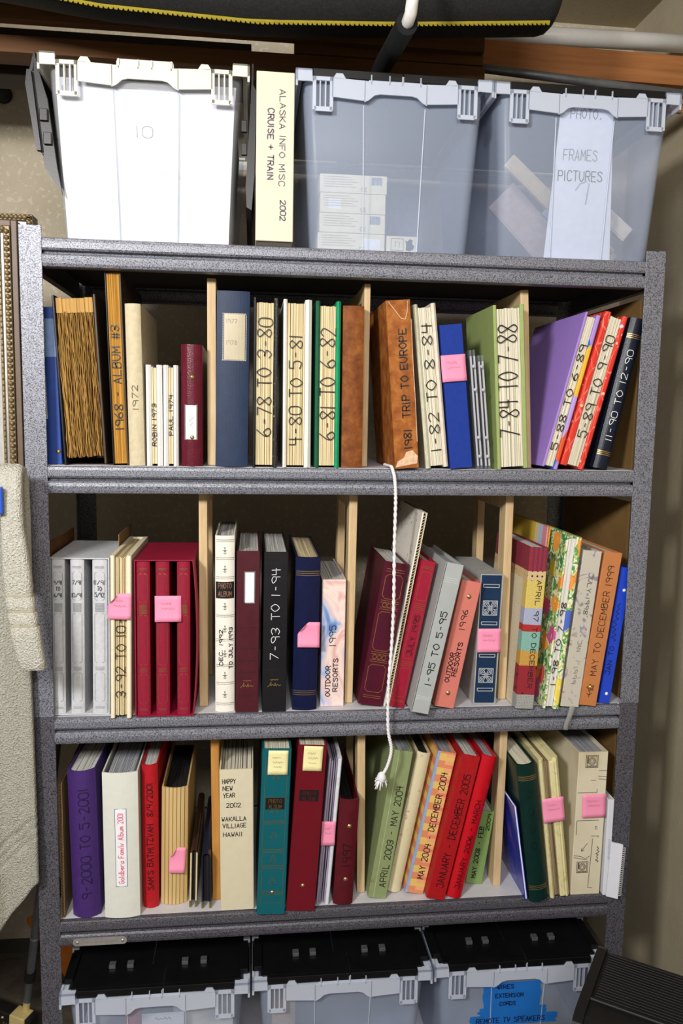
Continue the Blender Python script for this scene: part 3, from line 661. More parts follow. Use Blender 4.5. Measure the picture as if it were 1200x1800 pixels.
lines(k, 'stitching', dots, .0012, plain('pale_stitch', '#c9c4b4', .6)); text(k, '1977', .3, .62, .82, .12, plain('ghost_gold', '#a39a80', .5), 'h', .0007, off=.0022); text(k, '1978', .3, .62, .70, .12, plain('ghost_gold', '#a39a80', .5), 'h', .0007, off=.0022)
def speck(name, base, specks, sc=260, th=.74):
    t = NT(name, .5, .4); n = t.noise(sc, 3, .7); t.col(t.ramp(n, [(th-.14, base), (th-.08, specks), (th, '#efe6c0')])); return t.m
k = foredge('p78', 'album with gold-flecked black covers and big marker dates 6-78 TO 3-80', leather('black_leatherette', '#17161a'), speck('gold_flecked_black', '#15161a', '#7d6a33'), PGC, .27, .005, .0075, 7, .003, .008)
text(k, '6-78 TO 3-80', .19, .88, k.pc, .58, None, 'up', .0019)
k = foredge('p80', 'white-covered album with 4-80 TO 5-81 in marker across its pages', plain('white_vinyl', '#ece8df', .35, .5, 0, .03), None, PGC, .27, .007, .0125, 7, .003, .006, pad=True); text(k, '4-80 TO 5-81', .14, .79, k.pc, .44, None, 'up', .0018)
k = foredge('p81', 'album with bright green covers and 6-81 TO 6-82 in marker', plain('dark_green_vinyl', '#0f5a40', .35), plain('bright_green_vinyl', '#0f9a68', .35), PGC, .27, .008, .0085, 7, .003, .008, pad=True); text(k, '6-81 TO 6-82', .175, .84, k.pc, .60, None, 'up', .0019)
def suede_mat(name, a, b, c):
    t = NT(name, .7, .3); t.col(t.ramp(t.noise(38, 5, .65), [(.28, a), (.5, b), (.72, c)])); t.bump(t.noise(300, 4), .3, .001); return t.m
SU = suede_mat('rust_suede', '#56290e', '#7c4316', '#9a5f28')
k = album('suede', 'plain rust brown suede album without any writing', SU, .25, 'round', .004, pages=PGC)
SU2 = suede_mat('worn_tan_leather', '#6e3812', '#98561e', '#b87a3a')
k = album('europe', 'worn tan leather album titled TRIP TO EUROPE, leaning out over the shelf edge', SU2, .23, 'flat', pages=PGC, drop=.004); text(k, '1981  TRIP TO EUROPE', .12, .83, .10, .30, None, 'up', .0023)
SC = plain('scuffed_leather', '#d8b494', .6, .3, 0, .25, 120)
MB().prism([(-.022, .003), (.020, .008), (.022, .022), (.012, .034), (.0, .031), (-.006, .02), (-.018, .014)], -.0004, .0002, 'y').build('scuff', SC, k.root)
lines(k, 'torn_edge', [[(-.018, k.h-.003), (-.006, k.h-.02), (.004, k.h-.034), (.012, k.h-.036), (.017, k.h-.02), (.018, k.h-.003)], [(.0225, .05), (.023, .13), (.0225, .2), (.0232, .28)]], .0011, SC)
k = foredge('p82', 'leaning cream album with 1-82 TO 8-84 in marker', plain('cream_green_vinyl', '#cfcfb4', .4), plain('cream_vinyl', '#e2d6c4', .4), PGI, .26, .009, .009, 6, .003, .006, pad=True); text(k, '1-82 TO 8-84', .105, .88, k.pc, .44, None, 'up', .0018)
k = album('bluecloth', 'bright blue cloth album with a pink note stuck across it', cloth('cobalt_cloth', '#17358e', .8), .25, 'flat', pages=PGW)
# clear acrylic frames
def clear(name, tint, alpha=.12):
    t = NT(name, .08, .8); t.col(tint); tr = t.n('ShaderNodeBsdfTransparent'); tr.inputs[0].default_value = (.9, .92, .94, 1); mx = t.n('ShaderNodeMixShader'); mx.inputs[0].default_value = alpha
    t.t.links.new(tr.outputs[0], mx.inputs[1]); t.t.links.new(t.b.outputs[0], mx.inputs[2]); t.t.links.new(mx.outputs[0], t.o.inputs[0]); return t.m
ACR = clear('acrylic', '#c9cfd4', .16); ACE = clear('acrylic_edge', '#d9d6de', .62)
for i, (x, hh, lab) in enumerate(((.8640, .232, 'clear acrylic photo block leaning against the blue cloth album'), (.8800, .222, 'clear acrylic photo block leaning before the sage green cover'))):
    t = thing('acrylic_frame', lab, 'photo frame', (x, .006, 1.4056), (0, math.radians(-6.2), 0), 'acrylic frames')
    for sx in (-1, 1):
        p = MB().box(sx*.0035-.0022, sx*.0035+.0022, 0, .17, 0, hh).build('plate', ACR, t, .0005); MB().box(sx*.0035-.0018, sx*.0035+.0018, -.0005, 0, .006, hh-.012).build('polished_edge', ACE, p)
    for zz in (.025, .062, .155, .20): MB().lathe([(.0022, -.001), (.0022, .004), (.0035, .0045), (.0035, .0065), (.0005, .007)], (0, .0, zz), 10, 'y').build('peg', ACE, t)
k = foredge('green84', 'sage green album with large marker dates 7-84 TO 7-88', plain('sage_vinyl', '#9aa968', .45, .4, 0, .05), None, PGI, .195, .0065, .0085, 8, .002, .006); text(k, '7-84 TO 7-88', .2, .88, k.pc-.05, .62, None, 'up', .0021)
def patch_mat(name, cols, sc=26, base=None):
    t = NT(name, .45, .4); v = t.vor(sc, 'Color', 'F1', t.map((1, .3, .45))); t.col(t.ramp(t.xyz(v)[0], [(i/len(cols), c) for i, c in enumerate(cols)], 'CONSTANT')); return t.m
k = foredge('purple88', 'lilac-covered album leaning right, a wide lilac cover showing', plain('lilac_vinyl', '#a583d6', .4, .4, 0, .04), patch_mat('lilac_abstract', ['#a98ad2', '#b59ad8', '#e5b23c', '#a98ad2', '#d9542e', '#2d63b8', '#b59ad8']), PGI, .285, .0045, .0085, 4, .002, .006); text(k, '5-88 TO 6-89', .12, .8, k.pc, .40, None, 'up', .0017)
def redsplash():
    t = NT('red_splash_print', .4, .5); b = t.mix(t.ramp(t.vor(90, 'Distance', 'DISTANCE_TO_EDGE', t.map((1, 1, .25), rot=(0, .5, 0))), [(.0, '#ffffff'), (.025, '#ffffff'), (.03, '#000000')]), '#d8301f', '#e8776a'); n = t.vor(55)
    t.col(t.mix(t.ramp(n, [(.17, '#ffffff'), (.20, '#000000')]), b, t.ramp(t.noise(30, 0), [(.4, '#e8c8a0'), (.52, '#e8a060'), (.6, '#c9d4e4')], 'CONSTANT'))); return t.m
k = foredge('red89', 'leaning red patterned album with 5-89 TO 9-90 on its pages', redsplash(), None, PGI, .285, .013, .011, 5, .002, .006); text(k, '5-89 TO 9-90', .2, .86, k.pc, .38, None, 'up', .0017)
GB = [i*.0035 for i in (-1, 0, 1)]
k = album('navy90', 'navy leather album lettered 11-90 To 12-90 in white, by the right post', leather('midnight_leather', '#161c2c', .3), .27, 'round', .006, pages=PGW); text(k, '11-90 $O 12-90', .19, .79, -.02, .42, WHITEINK, 'up', .0012)
band(k, [.032+g for g in GB]); band(k, [k.h-.036+g for g in GB])

# ================================================================ third shelf
def slipcase(key, label, m, bow, name='slipcase'):
    x, y, z, w, h, ln = B[key]; t = thing(name, label, 'slipcase', (x, y, z), (0, math.radians(ln), 0)); D = .215; e = .0022
    MB().box(-w/2, w/2, 0, D, h-e, h).build('top_panel', m, t); MB().box(-w/2, w/2, 0, D, 0, e).build('bottom_panel', m, t); MB().box(-w/2, w/2, D-e, D, e, h-e).build('back_panel', m, t)
    MB().box(-w/2, -w/2+e, 0, D-e, e, h-e).build('side_panel', m, t)
    N = 10; f = lambda u: bow*math.sin(PI*u)**.8
    pts = [(w/2-e+f(i/N), e+(h-2*e)*i/N) for i in range(N+1)]; poly = pts[::-1]+[(a+e, b) for a, b in pts]
    MB().prism(poly, 0, D-e, 'y').build('side_panel', m, t)
    return t, D
GREY = cloth('grey_buckram', '#c6c7cb', .7, .5); CRIM = cloth('crimson_buckram', '#8e1230', .6, .4)
greyline = plain('silver_foil', '#8b8c90', .45, .5, .4); 
for key, mat_, vols, lab, fm in (('greycase', GREY, [(.026, .25), (.335, .575), (.705, .965)], 'grey cloth slipcase holding three grey albums', greyline), ('redcase', CRIM, [(.026, .262), (.352, .592), (.712, .945)], 'crimson cloth slipcase holding three crimson albums', DGOLD)):
    t, D = slipcase(key, lab, mat_, .0005 if key == 'greycase' else .0075)
    x, y, z, w, h, ln = B[key]; Mx = Matrix.Translation((x, y, z)) @ Euler((0, math.radians(ln), 0)).to_matrix().to_4x4()
    for i, (a, b) in enumerate(vols):
        p = Mx @ Vector(((.5*(a+b)-.5)*w, .001, .0024)); od = ('left', 'middle', 'right')[i]
        k = album(key+str(i), '%s of the three %s albums in the slipcase' % (od, 'grey cloth' if key == 'greycase' else 'crimson'), mat_, D-.012, 'round', .004, key_data=(p.x, p.y, p.z, (b-a)*w, h-.0056, ln), n=5, group='albums in the %s slipcase' % ('grey' if key == 'greycase' else 'crimson'))
        X = k.w*.34; H = k.h; s = H/.30
        fr = [fancy(-X, X, .012*s+.012, .080*s, .003), fancy(-X, X, .100*s, .196*s, .003), fancy(-X, X, .222*s, .276*s, .003)]
        lines(k, 'foil_frame', fr, .0006 if key == 'greycase' else .0009, fm)
        band(k, [.0105*s, .013*s, .086*s, .089*s, .092*s, .284*s, .2865*s], fm, .0009, .2, 'foil_band')
        band(k, [(.2+i_*.0022)*s for i_ in range(8)], fm, .0011, .2, 'foil_band')
        if key == 'greycase':
            for q, (s_, zz) in enumerate(((('4/91', 'TO', '6/91')[j], .805+.035-j*.04) for j in range(3)) if i == 0 else ([('7/91', .84), ('10/91', .76)] if i == 1 else [('11/91', .84), ('TO', .80), ('5/92', .76)])):
                text(k, s_, .5-.08*len(s_), .5+.075*len(s_), zz, .30, None, 'h', .0011)
t = thing('kraft_board', 'brown kraft board standing behind the cream open-edged album', 'board', (.1441, .105, .9176), (0, math.radians(.85), 0)); MB().box(-.0007, .0007, 0, .17, 0, .342).build('sheet', plain('kraft', '#8a6a42', .8, .3, 0, .1), t)
CRM = plain('cream_board', '#e9dec2', .6, .3, 0, .04)
k = foredge('cream92', 'cream album between the slipcases, page edges out under a pink note', CRM, None, PGC, .245, .0075, .0085, 8, .003, .004, .004, gap=.3, jy=.006); text(k, '3-92 TO 10-92', .13, .72, k.pc, .45, None, 'up', .0016)
k = album('sprig', 'white sprigged album with a black PHOTO ALBUM label', plain('white_sprig_paper', '#ece6da', .5, .4, 0, .03), .27, 'round', .006, pages=PGW)
pr = plain('sprig_grey', '#6b6a58', .6); h = k.h; zs = [.018, .06, .096, .148, .196, .238, .272, .310, .345]; zs = [z_ for z_ in zs if z_ < h]
lines(k, 'dotted_rule', [[(-.016+i*.0029, z_), (-.016+i*.0029+.0013, z_)] for z_ in zs for i in range(12)]+[[(-.016+i*.0029, z_-.0035), (-.016+i*.0029+.0008, z_-.0035)] for z_ in zs for i in range(12)], .0012, pr)
sp = []
for z_ in [(a+b)/2-.004 for a, b in zip(zs, zs[1:])]:
    if abs(z_-.258) < .012: continue
    for a in (-1, -.5, .5, 1): sp.append([(0, z_-.002), (a*.0028, z_+.001), (a*.0042, z_+.0005)])
    sp += [[(0, z_-.006), (0, z_+.006)], [(-.0012, z_+.006), (.0012, z_+.006)], [(0, z_+.0048), (0, z_+.0074)], [(-.003, z_-.004), (0, z_-.006), (.003, z_-.004)]]
lines(k, 'sprig_print', sp, .0010, pr)
BLK = plain('black_label', '#1c1517', .4); plate(k, 0, .246, k.w*.94, .033, BLK, 'title_label', .0009)
cu = plain('copper_foil', '#b98a72', .35, .5, .5)
for s_, z_ in (('PHOTO', .250), ('ALBUM', .234)): text(k, s_, .16, .84, z_/k.h, .26, cu, 'h', .0009, off=.0022, jit=.02)
text(k, 'DEC. 1992', .27, .47, -.20, .18, None, 'up', .0015); text(k, '$O JULY 1993', .25, .485, .30, .18, None, 'up', .0015)
def press(k, zs):
    for z_ in zs: lines(k, 'pressed_line', [[(-k.w*.48, z_), (k.w*.48, z_)]], .0007, plain('pressed', '#0b090b', .6))
k = album('burg_plate', 'tall burgundy album with a white card in a metal frame', leather('oxblood_leather', '#4a1822', .45), .28, 'flat', pages=PGW, drop=.003, t=.003); press(k, [.033, .082, .105, .13, .172, .272])
plate(k, .003, .252, .0195, .062, WHT, 'label_card', .0014, plain('nickel', '#a9a6a4', .3, .5, .8), .0022)
def gilt(k, z_):
    squiggle(k, -.008, .008, z_+.0125, .0022, GOLD, .0007, name='gilt_word')
    lines(k, 'gilt_signature', [smoothline([(-.013, z_-.002), (-.009, z_+.002), (-.006, z_+.008), (-.007, z_), (-.003, z_+.003), (0, z_), (.002, z_+.006), (.003, z_), (.007, z_+.003), (.009, z_+.0005), (.013, z_+.0015)])], .0010, GOLD)
gilt(k, .052)
k = album('black93', 'tall black album lettered 7-93 TO 1-94 in white', leather('black_leatherette', '#17161a'), .28, 'flat', pages=PGW, drop=.003, t=.003); press(k, [.035, .06, .085, .118, .165, .2, .27, .3]); text(k, '7-93 TO 1-94', .33, .9, .0, .34, WHITEINK, 'up', .0012); gilt(k, .053)
k = album('navynote', 'navy leather album with gold bands and a curling pink note', leather('navy_gloss', '#12173a', .28, .15), .30, 'round', .006, pages=PGC, drop=-.004 if False else .004, t=.004); band(k, [.032, .036, .040], DGOLD, .0011); band(k, [k.h-.028, k.h-.032, k.h-.036], GOLD, .0011)
def watercolor(name, cols, sc=16, det=3, dist=1.5):
    t = NT(name, .5, .4); n = t.noise(sc, det, .55, t.map((1, 1, .8)), dist); t.col(t.ramp(n, [(.30+.42*i/(len(cols)-1), c) for i, c in enumerate(cols)])); return t.m
k = album('floral95', 'pastel watercolour floral album lettered OUTDOOR RESORTS 1995', watercolor('pastel_floral', ['#5f7fb8', '#7f9acb', '#b9bfd6', '#e6c4bf', '#ead9cf', '#dfa8a2', '#ece2d6', '#7d9ccf', '#5a78b4'], 11, 3, 1.0), .24, 'flat', pages=PGW, drop=.004)
text(k, 'OUTDOOR', .08, .32, -.20, .19, None, 'up', .0017); text(k, 'RESORTS', .12, .38, .12, .19, None, 'up', .0017); text(k, '1995', .48, .64, -.02, .26, None, 'up', .0015)
k = album('maroonlean', 'maroon album with gold frames leaning beside the white cord', leather('maroon_leather', '#4e1226', .35), .20, 'flat', pages=PGW, drop=.003)
X = k.w*.36; lines(k, 'gold_frame', [fancy(-X, X, .028, .085), fancy(-X, X, .115, .195), fancy(-X, X, .222, .272)], .0009, GOLD)
band(k, [.016, .020, .091, .095, .107, .111, .2, .204, .214, .218, .278, .283], GOLD, .0008, .14)
loop = [[(-X*.8+X*1.6*i/24, z_+.0045*math.sin(i/24*2*PI*1.5)*q) for i in range(25)] for z_ in (.101, .209) for q in (1, -1)]; lines(k, 'gold_knot', loop, .0009, GOLD)
dim = plain('dim_ink', '#2a0a1e', .5)
for a, b, c_ in ((.42, .62, -.12), (.45, .66, .17), (.11, .26, -.15)): lines(k, 'faded_writing', [[(c_*k.w-(math.sin(i*2.3)*.5+.2*math.sin(i*5.1))*.006, (a+(b-a)*i/26)*k.h) for i in range(27)]], .0011, dim)
def floralwhite(name, base='#e9e3d6', cols=('#b8a0a0', '#5f8a8a', '#a85a66'), sc=30, th=.62):
    t = NT(name, .6, .3); n = t.noise(sc, 4, .6, None, 2.0); c = t.ramp(t.noise(sc*.8, 1), [(.0, cols[0]), (.45, cols[1]), (.56, cols[2])], 'CONSTANT'); t.col(t.mix(t.ramp(n, [(th-.02, '#000000'), (th+.03, '#ffffff')]), base, c)); return t.m
x, y, z, w, h, ln = B['corrug']; t = thing('scrapbook', 'tall floral-covered scrapbook with a gold ridged edge, leaning behind the cord', 'album', (x, y, z), (0, math.radians(ln), 0), ROWG[.9]); e = w-.001
MB().box(-e/2, -e/2+.003, 0, .235, 0, h).build('cover', floralwhite('sparse_floral', th=.63), t); MB().box(e/2-.002, e/2, .001, .235, 0, h).build('cover', CRM, t); MB().box(-e/2+.003, e/2-.002, .232, .235, .002, h-.002).build('spine', CRM, t)
tag(slabs(e-.0055, .003, .23, .003, h-.003, 2, 4).build('page_block', PGK, t), kind='stuff')
rid = MB()
for i in range(64):
    z0 = .004+i*(h-.008)/64; rid.add([(-e/2+.003, .001, z0), (e/2-.002, -.0005, z0+.0035), (e/2-.002, -.0005, z0+.006), (-e/2+.003, .001, z0+.0025)], [(0, 1, 2, 3)]); 
tag(rid.build('ridged_edge', plain('old_gold_paper', '#9a8a5a', .5), t, thick=.0006), kind='stuff')
k = album('july95', 'narrow crimson album lettered JULY 1995, leaning', CRM if False else cloth('cherry_buckram', '#9a1432', .45, .3), .24, 'flat', pages=PGW)
X = k.w*.36; lines(k, 'gold_frame', [fancy(-X, X, .022, .083, .003), fancy(-X, X, .103, .200, .003), fancy(-X, X, .224, .283, .003)], .0008, DGOLD); band(k, [.012, .0145, .088, .092, .096, .205, .209, .213, .217, .290, .293], DGOLD, .0009, .12); text(k, 'JULY 1995', .36, .63, .02, .36, plain('dark_wine_ink', '#3a0a1a', .5), 'up', .0017)
k = album('grey95', 'light grey binder lettered 1-95 TO 5-95, leaning out over the edge', plain('light_grey_vinyl', '#a9adac', .45, .4, 0, .04, 30, .1), .255, 'flat', n=7, pages=PGG, name='ring_binder', cat='binder', t=.003); text(k, '1-95 TO 5-95', .19, .68, .05, .34, None, 'up', .0018); lines(k, 'hinge_seam', [[(-k.w*.47, .002), (-k.w*.47, k.h-.002)]], .0012, plain('dark_seam', '#2c2d2e', .6)); band(k, [.028, .031, .034, k.h-.03, k.h-.034, k.h-.038], plain('pale_emboss', '#c9cccb', .5), .0008, .1, 'embossed_band')
k = album('salmon', 'salmon pink binder lettered OUTDOOR RESORTS 1996, leaning', plain('salmon_vinyl', '#d0786c', .45, .4, 0, .04), .22, 'flat', n=6, name='ring_binder', cat='binder'); text(k, 'OUTDOOR', .2, .43, -.17, .22, None, 'up', .0017); text(k, 'RESORTS', .255, .52, .12, .22, None, 'up', .0017); text(k, '1996', .62, .775, .0, .27, None, 'up', .0015); snap(k, .02, .88); snap(k, .04, .115)
x, y, z, w, h, ln = B['navybox']; t = thing('slipcase', 'grey slipcase with a navy emblem album inside and a pink note', 'slipcase', (x, y, z), (0, math.radians(ln), 0)); e = .0022; D = .205; gm = plain('grey_card', '#a6a6a4', .6)
for nm, b_ in (('top_panel', (-w/2, w/2, 0, D, h-e, h)), ('bottom_panel', (-w/2, w/2, 0, D, 0, e)), ('side_panel', (-w/2, -w/2+e, 0, D, e, h-e)), ('side_panel', (w/2-e, w/2, 0, D, e, h-e)), ('back_panel', (-w/2+e, w/2-e, D-e, D, e, h-e))): MB().box(*b_).build(nm, gm, t)
Mx = Matrix.Translation((x, y, z)) @ Euler((0, math.radians(ln), 0)).to_matrix().to_4x4(); p = Mx @ Vector((0, .001, .0024))
k = album('navyin', 'navy album with two white square emblems inside the grey slipcase', leather('navy_emblem', '#17304f', .4, .2), D-.01, 'flat', key_data=(p.x, p.y, p.z, w-.0048, h-.0052, ln), n=5)
em = []; X = k.w*.36; SIL = plain('white_foil', '#c9ccd0', .4, .5, .2)
for zc in (.200, .058):
    em += [[(-X, zc-X), (X, zc-X), (X, zc+X), (-X, zc+X), (-X, zc-X)]]
    for sx in (-1, 1):
        for sz in (-1, 1):
            em += [smoothline([(0, zc+sz*.001), (sx*X*.35, zc+sz*X*.12), (sx*X*.75, zc+sz*X*.3), (sx*X*.8, zc+sz*X*.75), (sx*X*.4, zc+sz*X*.8), (sx*X*.15, zc+sz*X*.4), (0, zc+sz*.001)]), [(sx*X*.2, zc+sz*X*.9), (sx*X*.85, zc+sz*X*.2)], [(sx*X*.1, zc+sz*X*.1), (sx*X*.9, zc+sz*X*.9)]]
for zc in (.246, .168, .100, .028): em += [[(-X*1.1, zc-.003), (X*1.1, zc-.003), (X*1.1, zc+.003), (-X*1.1, zc+.003), (-X*1.1, zc-.003)]]
lines(k, 'white_emblem', em, .0013, SIL)
def patchwork():
    t = NT('patchwork_print', .55, .3); x, y, z = t.xyz(); H = B['patch'][4]
    zt = t.ma('DIVIDE', t.ma('ADD', z, t.ma('MULTIPLY', t.noise(25, 1), .004)), H)
    fine = t.ramp(t.noise(300, 2), [(.35, '#c9c9c9'), (.65, '#ffffff')])
    bands = t.ramp(zt, [(0, '#a8a8a4'), (.09, '#962a34'), (.275, '#c99a4a'), (.365, '#86b5a8'), (.485, '#b03030'), (.53, '#a9aeca'), (.63, '#d9c06a'), (.80, '#d5b98a'), (.86, '#962a34')], 'CONSTANT')
    def stripes(sock, f): return t.ma('GREATER_THAN', t.ma('FRACT', t.ma('MULTIPLY', sock, f)), .62)
    xy = t.ma('ADD', x, y); pl = t.mix(t.ma('MULTIPLY', stripes(z, 130.), .55), t.mix(t.ma('MULTIPLY', stripes(xy, 110.), .6), '#a02830', '#3a2a4a'), '#5a3a5c')
    c = t.mix(t.ma('GREATER_THAN', zt, .86), bands, pl)
    chk = t.ma('MULTIPLY', stripes(z, 300.), stripes(xy, 300.)); c = t.mix(t.ma('MULTIPLY', chk, t.ma('LESS_THAN', zt, .09)), c, '#55555a')
    fl = t.ma('LESS_THAN', t.vor(70), .28); rg = t.ma('MULTIPLY', t.ma('LESS_THAN', zt, .275), t.ma('GREATER_THAN', zt, .09)); c = t.mix(t.ma('MULTIPLY', fl, rg), c, '#3e1420')
    dt = t.ma('MULTIPLY', t.ma('LESS_THAN', t.vor(95, rnd=.1), .2), t.ma('MULTIPLY', t.ma('LESS_THAN', zt, .86), t.ma('GREATER_THAN', zt, .80))); c = t.mix(dt, c, '#2a1c14')
    side = t.ma('MULTIPLY', t.ma('GREATER_THAN', y, .024), t.ma('LESS_THAN', zt, .80)); c = t.mix(side, c, '#dccfb4')
    t.col(t.mix(.35, c, fine, 'MULTIPLY')); return t.m
k = album('patch', 'patchwork fabric print album lettered APRIL 97 and DECEMBER, in bands of colour', patchwork(), .22, 'flat', pages=PGW, drop=.003); text(k, 'APRIL 97 $O DECEMBER', .13, .80, .16, .24, plain('brown_ink', '#33251c', .5), 'down', .0015)
def yellowdots():
    t = NT('yellow_dot_strips', .55); x, y, z = t.xyz(); b = t.ramp(t.ma('MULTIPLY', y, 5.), [(.0, '#d98f9a'), (.12, '#b9c4dc'), (.22, '#d9c9a0'), (.34, '#d2b23c')], 'CONSTANT'); t.col(t.mix(t.ma('LESS_THAN', t.vor(75, rnd=.15), .17), b, '#5a4418')); return t.m
k = foredge('dots', 'thin tall album with yellow dotted and striped cover behind the patchwork album', yellowdots(), plain('gold_board', '#d09a2c', .5), PGI, .22, .003, .003, 2, .001, .004)
def garden():
    t = NT('garden_floral_print', .5, .4); d = t.noise(55, 2, .5, None, 0, True); vv = t.mix(.03, t.map((1, 1, .8)), d, 'ADD')
    c1 = t.vor(22, 'Color', 'F1', vv); p = t.ramp(t.xyz(c1)[0], [(0, '#d9584e'), (.16, '#ec9440'), (.30, '#b65a9e'), (.44, '#4a68c4'), (.56, '#ecd454'), (.72, '#c9558f'), (.86, '#ee9e42')], 'CONSTANT')
    g = t.ramp(t.noise(48, 2, .5, vv, 1.5), [(.0, '#3f8a50'), (.44, '#8ab858'), (.50, '#ece8da'), (.55, '#ece8da'), (.58, '#d6cf4e'), (.64, '#4a9858')], 'CONSTANT')
    e = t.ramp(t.vor(22, 'Distance', 'F1', vv), [(.36, '#ffffff'), (.40, '#000000')]); c = t.mix(e, g, p)
    t.col(t.mix(t.ramp(t.vor(22, 'Distance', 'F1', vv), [(.10, '#ffffff'), (.13, '#000000')]), c, '#f0d890')); return t.m
GARD = garden()
k = foredge('floral98', 'bright garden floral album with 1-98 TO 7-98 on its white pages', GARD, None, pages_mat('clean_white_pages', '#e9e6e0', '#c9c5bc', 600), .23, .0045, .0115, 3, .002, .004, gap=.04); text(k, '1-98 TO 7-98', .14, .62, k.pc, .30, None, 'up', .0015)
k = album('greyfloral', 'pale grey rose-print album lettered JULY 1998 down its spine', floralwhite('grey_rose', '#c3bcae', ('#a29a90', '#9088a0', '#8d867c'), 22, .56), .26, 'flat', pages=PGW); text(k, 'JULY 1998', .60, .86, .08, .22, plain('thin_ink', '#3a3634', .5), 'down', .0011); text(k, '- JAN', .36, .47, .02, .22, plain('thin_grey_ink', '#77706a', .5), 'down', .0010); text(k, '1999', .15, .26, .0, .22, plain('thin_grey_ink', '#77706a', .5), 'down', .0010)
rb = MB()
def rbf(u, v): return ((u-.5)*.012*(1-.25*v)+.003-v*.011+.016*max(0, v-.75), -.0075-.002*math.sin(v*4), .004-v*.052)
rb.grid(rbf, 2, 10); rb.build('ribbon_marker', clear('satin_ribbon', '#b9b6b0', .45), k.root, thick=.0004)
k = album('orange99', 'orange album lettered MAY TO DECEMBER 1999 with a doodled flower snap', plain('terracotta_vinyl', '#c07a48', .5, .4, 0, .06, 40, .1), .26, 'flat', pages=PGW, drop=.003); text(k, 'MAY TO DECEMBER 1999', .2, .91, -.0, .34, plain('brown_ink', '#33251c', .5), 'up', .0014); snap(k, .0, .12, .004, GOLD)
lines(k, 'doodle', [smoothline([(r_*math.cos(a*PI/5)*.008, .038+r_*math.sin(a*PI/5)*.008) for a, r_ in [(i, 1.0 if i % 2 else .6) for i in range(10)]+[(0, .6)]]), [(.0, .03), (-.001, .018)], [(-.001, .022), (-.006, .026)], [(-.001, .022), (.005, .027)]], .0012, plain('brown_ink', '#33251c', .5))
k = album('blue00', 'electric blue vinyl binder with white rivets beside the right post', plain('electric_blue_vinyl', '#1d44c4', .3, .5, 0, .08, 20), .22, 'flat', n=6, name='ring_binder', cat='binder'); text(k, 'JAN TO', .21, .42, -.14, .40, plain('deep_navy_ink', '#0c1a58', .5), 'up', .0016); squiggle(k, .46*k.h, .74*k.h, -.16*k.w, .008, plain('deep_navy_ink', '#0c1a58', .5), .0016, vertical=True); w_ = plain('white_rivet', '#e4e8f0', .3); snap(k, .1, .835, .003, w_); snap(k, .08, .07, .003, w_)

# ================================================================ fourth shelf
t = thing('cardboard_sheet', 'corrugated cardboard sheet lining the left end of the fourth shelf', 'cardboard', (.0415, .012, .4978), (0, 0, 0)); kc = plain('corrugated_card', '#8c7350', .8, .2, 0, .15)
MB().box(0, .0008, 0, .36, 0, .283).build('liner', kc, t); MB().box(.0052, .006, 0, .36, 0, .283).build('liner', kc, t)
mb = MB(); N = 90; zz = [.001+.281*i/N for i in range(N+1)]; xx = [.0012 if i % 2 else .0048 for i in range(N+1)]
mb.add([(x_, 0, z_) for x_, z_ in zip(xx, zz)]+[(x_, .36, z_) for x_, z_ in zip(xx, zz)], [(i, i+1, N+2+i, N+1+i) for i in range(N)]); tag(mb.build('fluting', kc, t, thick=.0007), kind='stuff')
k = album('purple01', 'violet cloth album lettered 9-2000 TO 5-2001, rounded spine', cloth('violet_cloth', '#43286a', .6, .4), .30, 'round', .014, pages=PGW, drop=.006, t=.003, rz=-1.5, n=14); text(k, '9-2000 TO 5-2001', .13, .88, .08, .34, plain('plum_ink', '#20103a', .5), 'up', .0020)
k = album('whitebinder', 'white ring binder with a pink-lettered title label', plain('white_binder_vinyl', '#dcdcd2', .35, .5, 0, .03), .30, 'round', .006, n=8, pages=PGG, name='ring_binder', cat='binder', t=.003, clear=.012)
plate(k, .0005, k.h*.49, .022, k.h*.535, WHT, 'title_label', .0008, plain('navy_rule', '#4a5584', .5), .0008); text(k, 'Goldberg Family Album 2001', .245, .73, .0, .15, PINKINK, 'up', .0011, off=.002, jit=.12)
k = album('redbat', 'bright red album with handwriting and 8/4/2001 on its spine', cloth('scarlet_cloth', '#b01822', .5, .2), .30, 'round', .008, pages=PGW, drop=.004, t=.003); text(k, "SAM'S BATMITZVAH  8/4/2001", .13, .875, .0, .36, plain('maroon_ink', '#35060a', .5), 'up', .0018)
def planked():
    t = NT('bamboo_stripe', .5, .4); x = t.xyz()[0]; s = t.ma('FRACT', t.ma('ADD', t.ma('MULTIPLY', x, 128.), .5)); w_ = t.ramp(t.noise(30, 3, .6, t.map((1, 1, .1))), [(.3, '#c7a56a'), (.7, '#dabd86')]); t.col(t.mix(t.ma('LESS_THAN', s, .14), w_, '#4a3622')); return t.m
k = album('wood', 'bamboo-striped empty album with a crumpled pink note, open black top', planked(), .27, 'round', .008, n=0, t=.003); MB().box(-k.w/2+.004, k.w/2-.004, .02, .262, .004, k.h-.02).build('dark_fill', PGK, k.root)  # black block added to give the empty album its dark interior
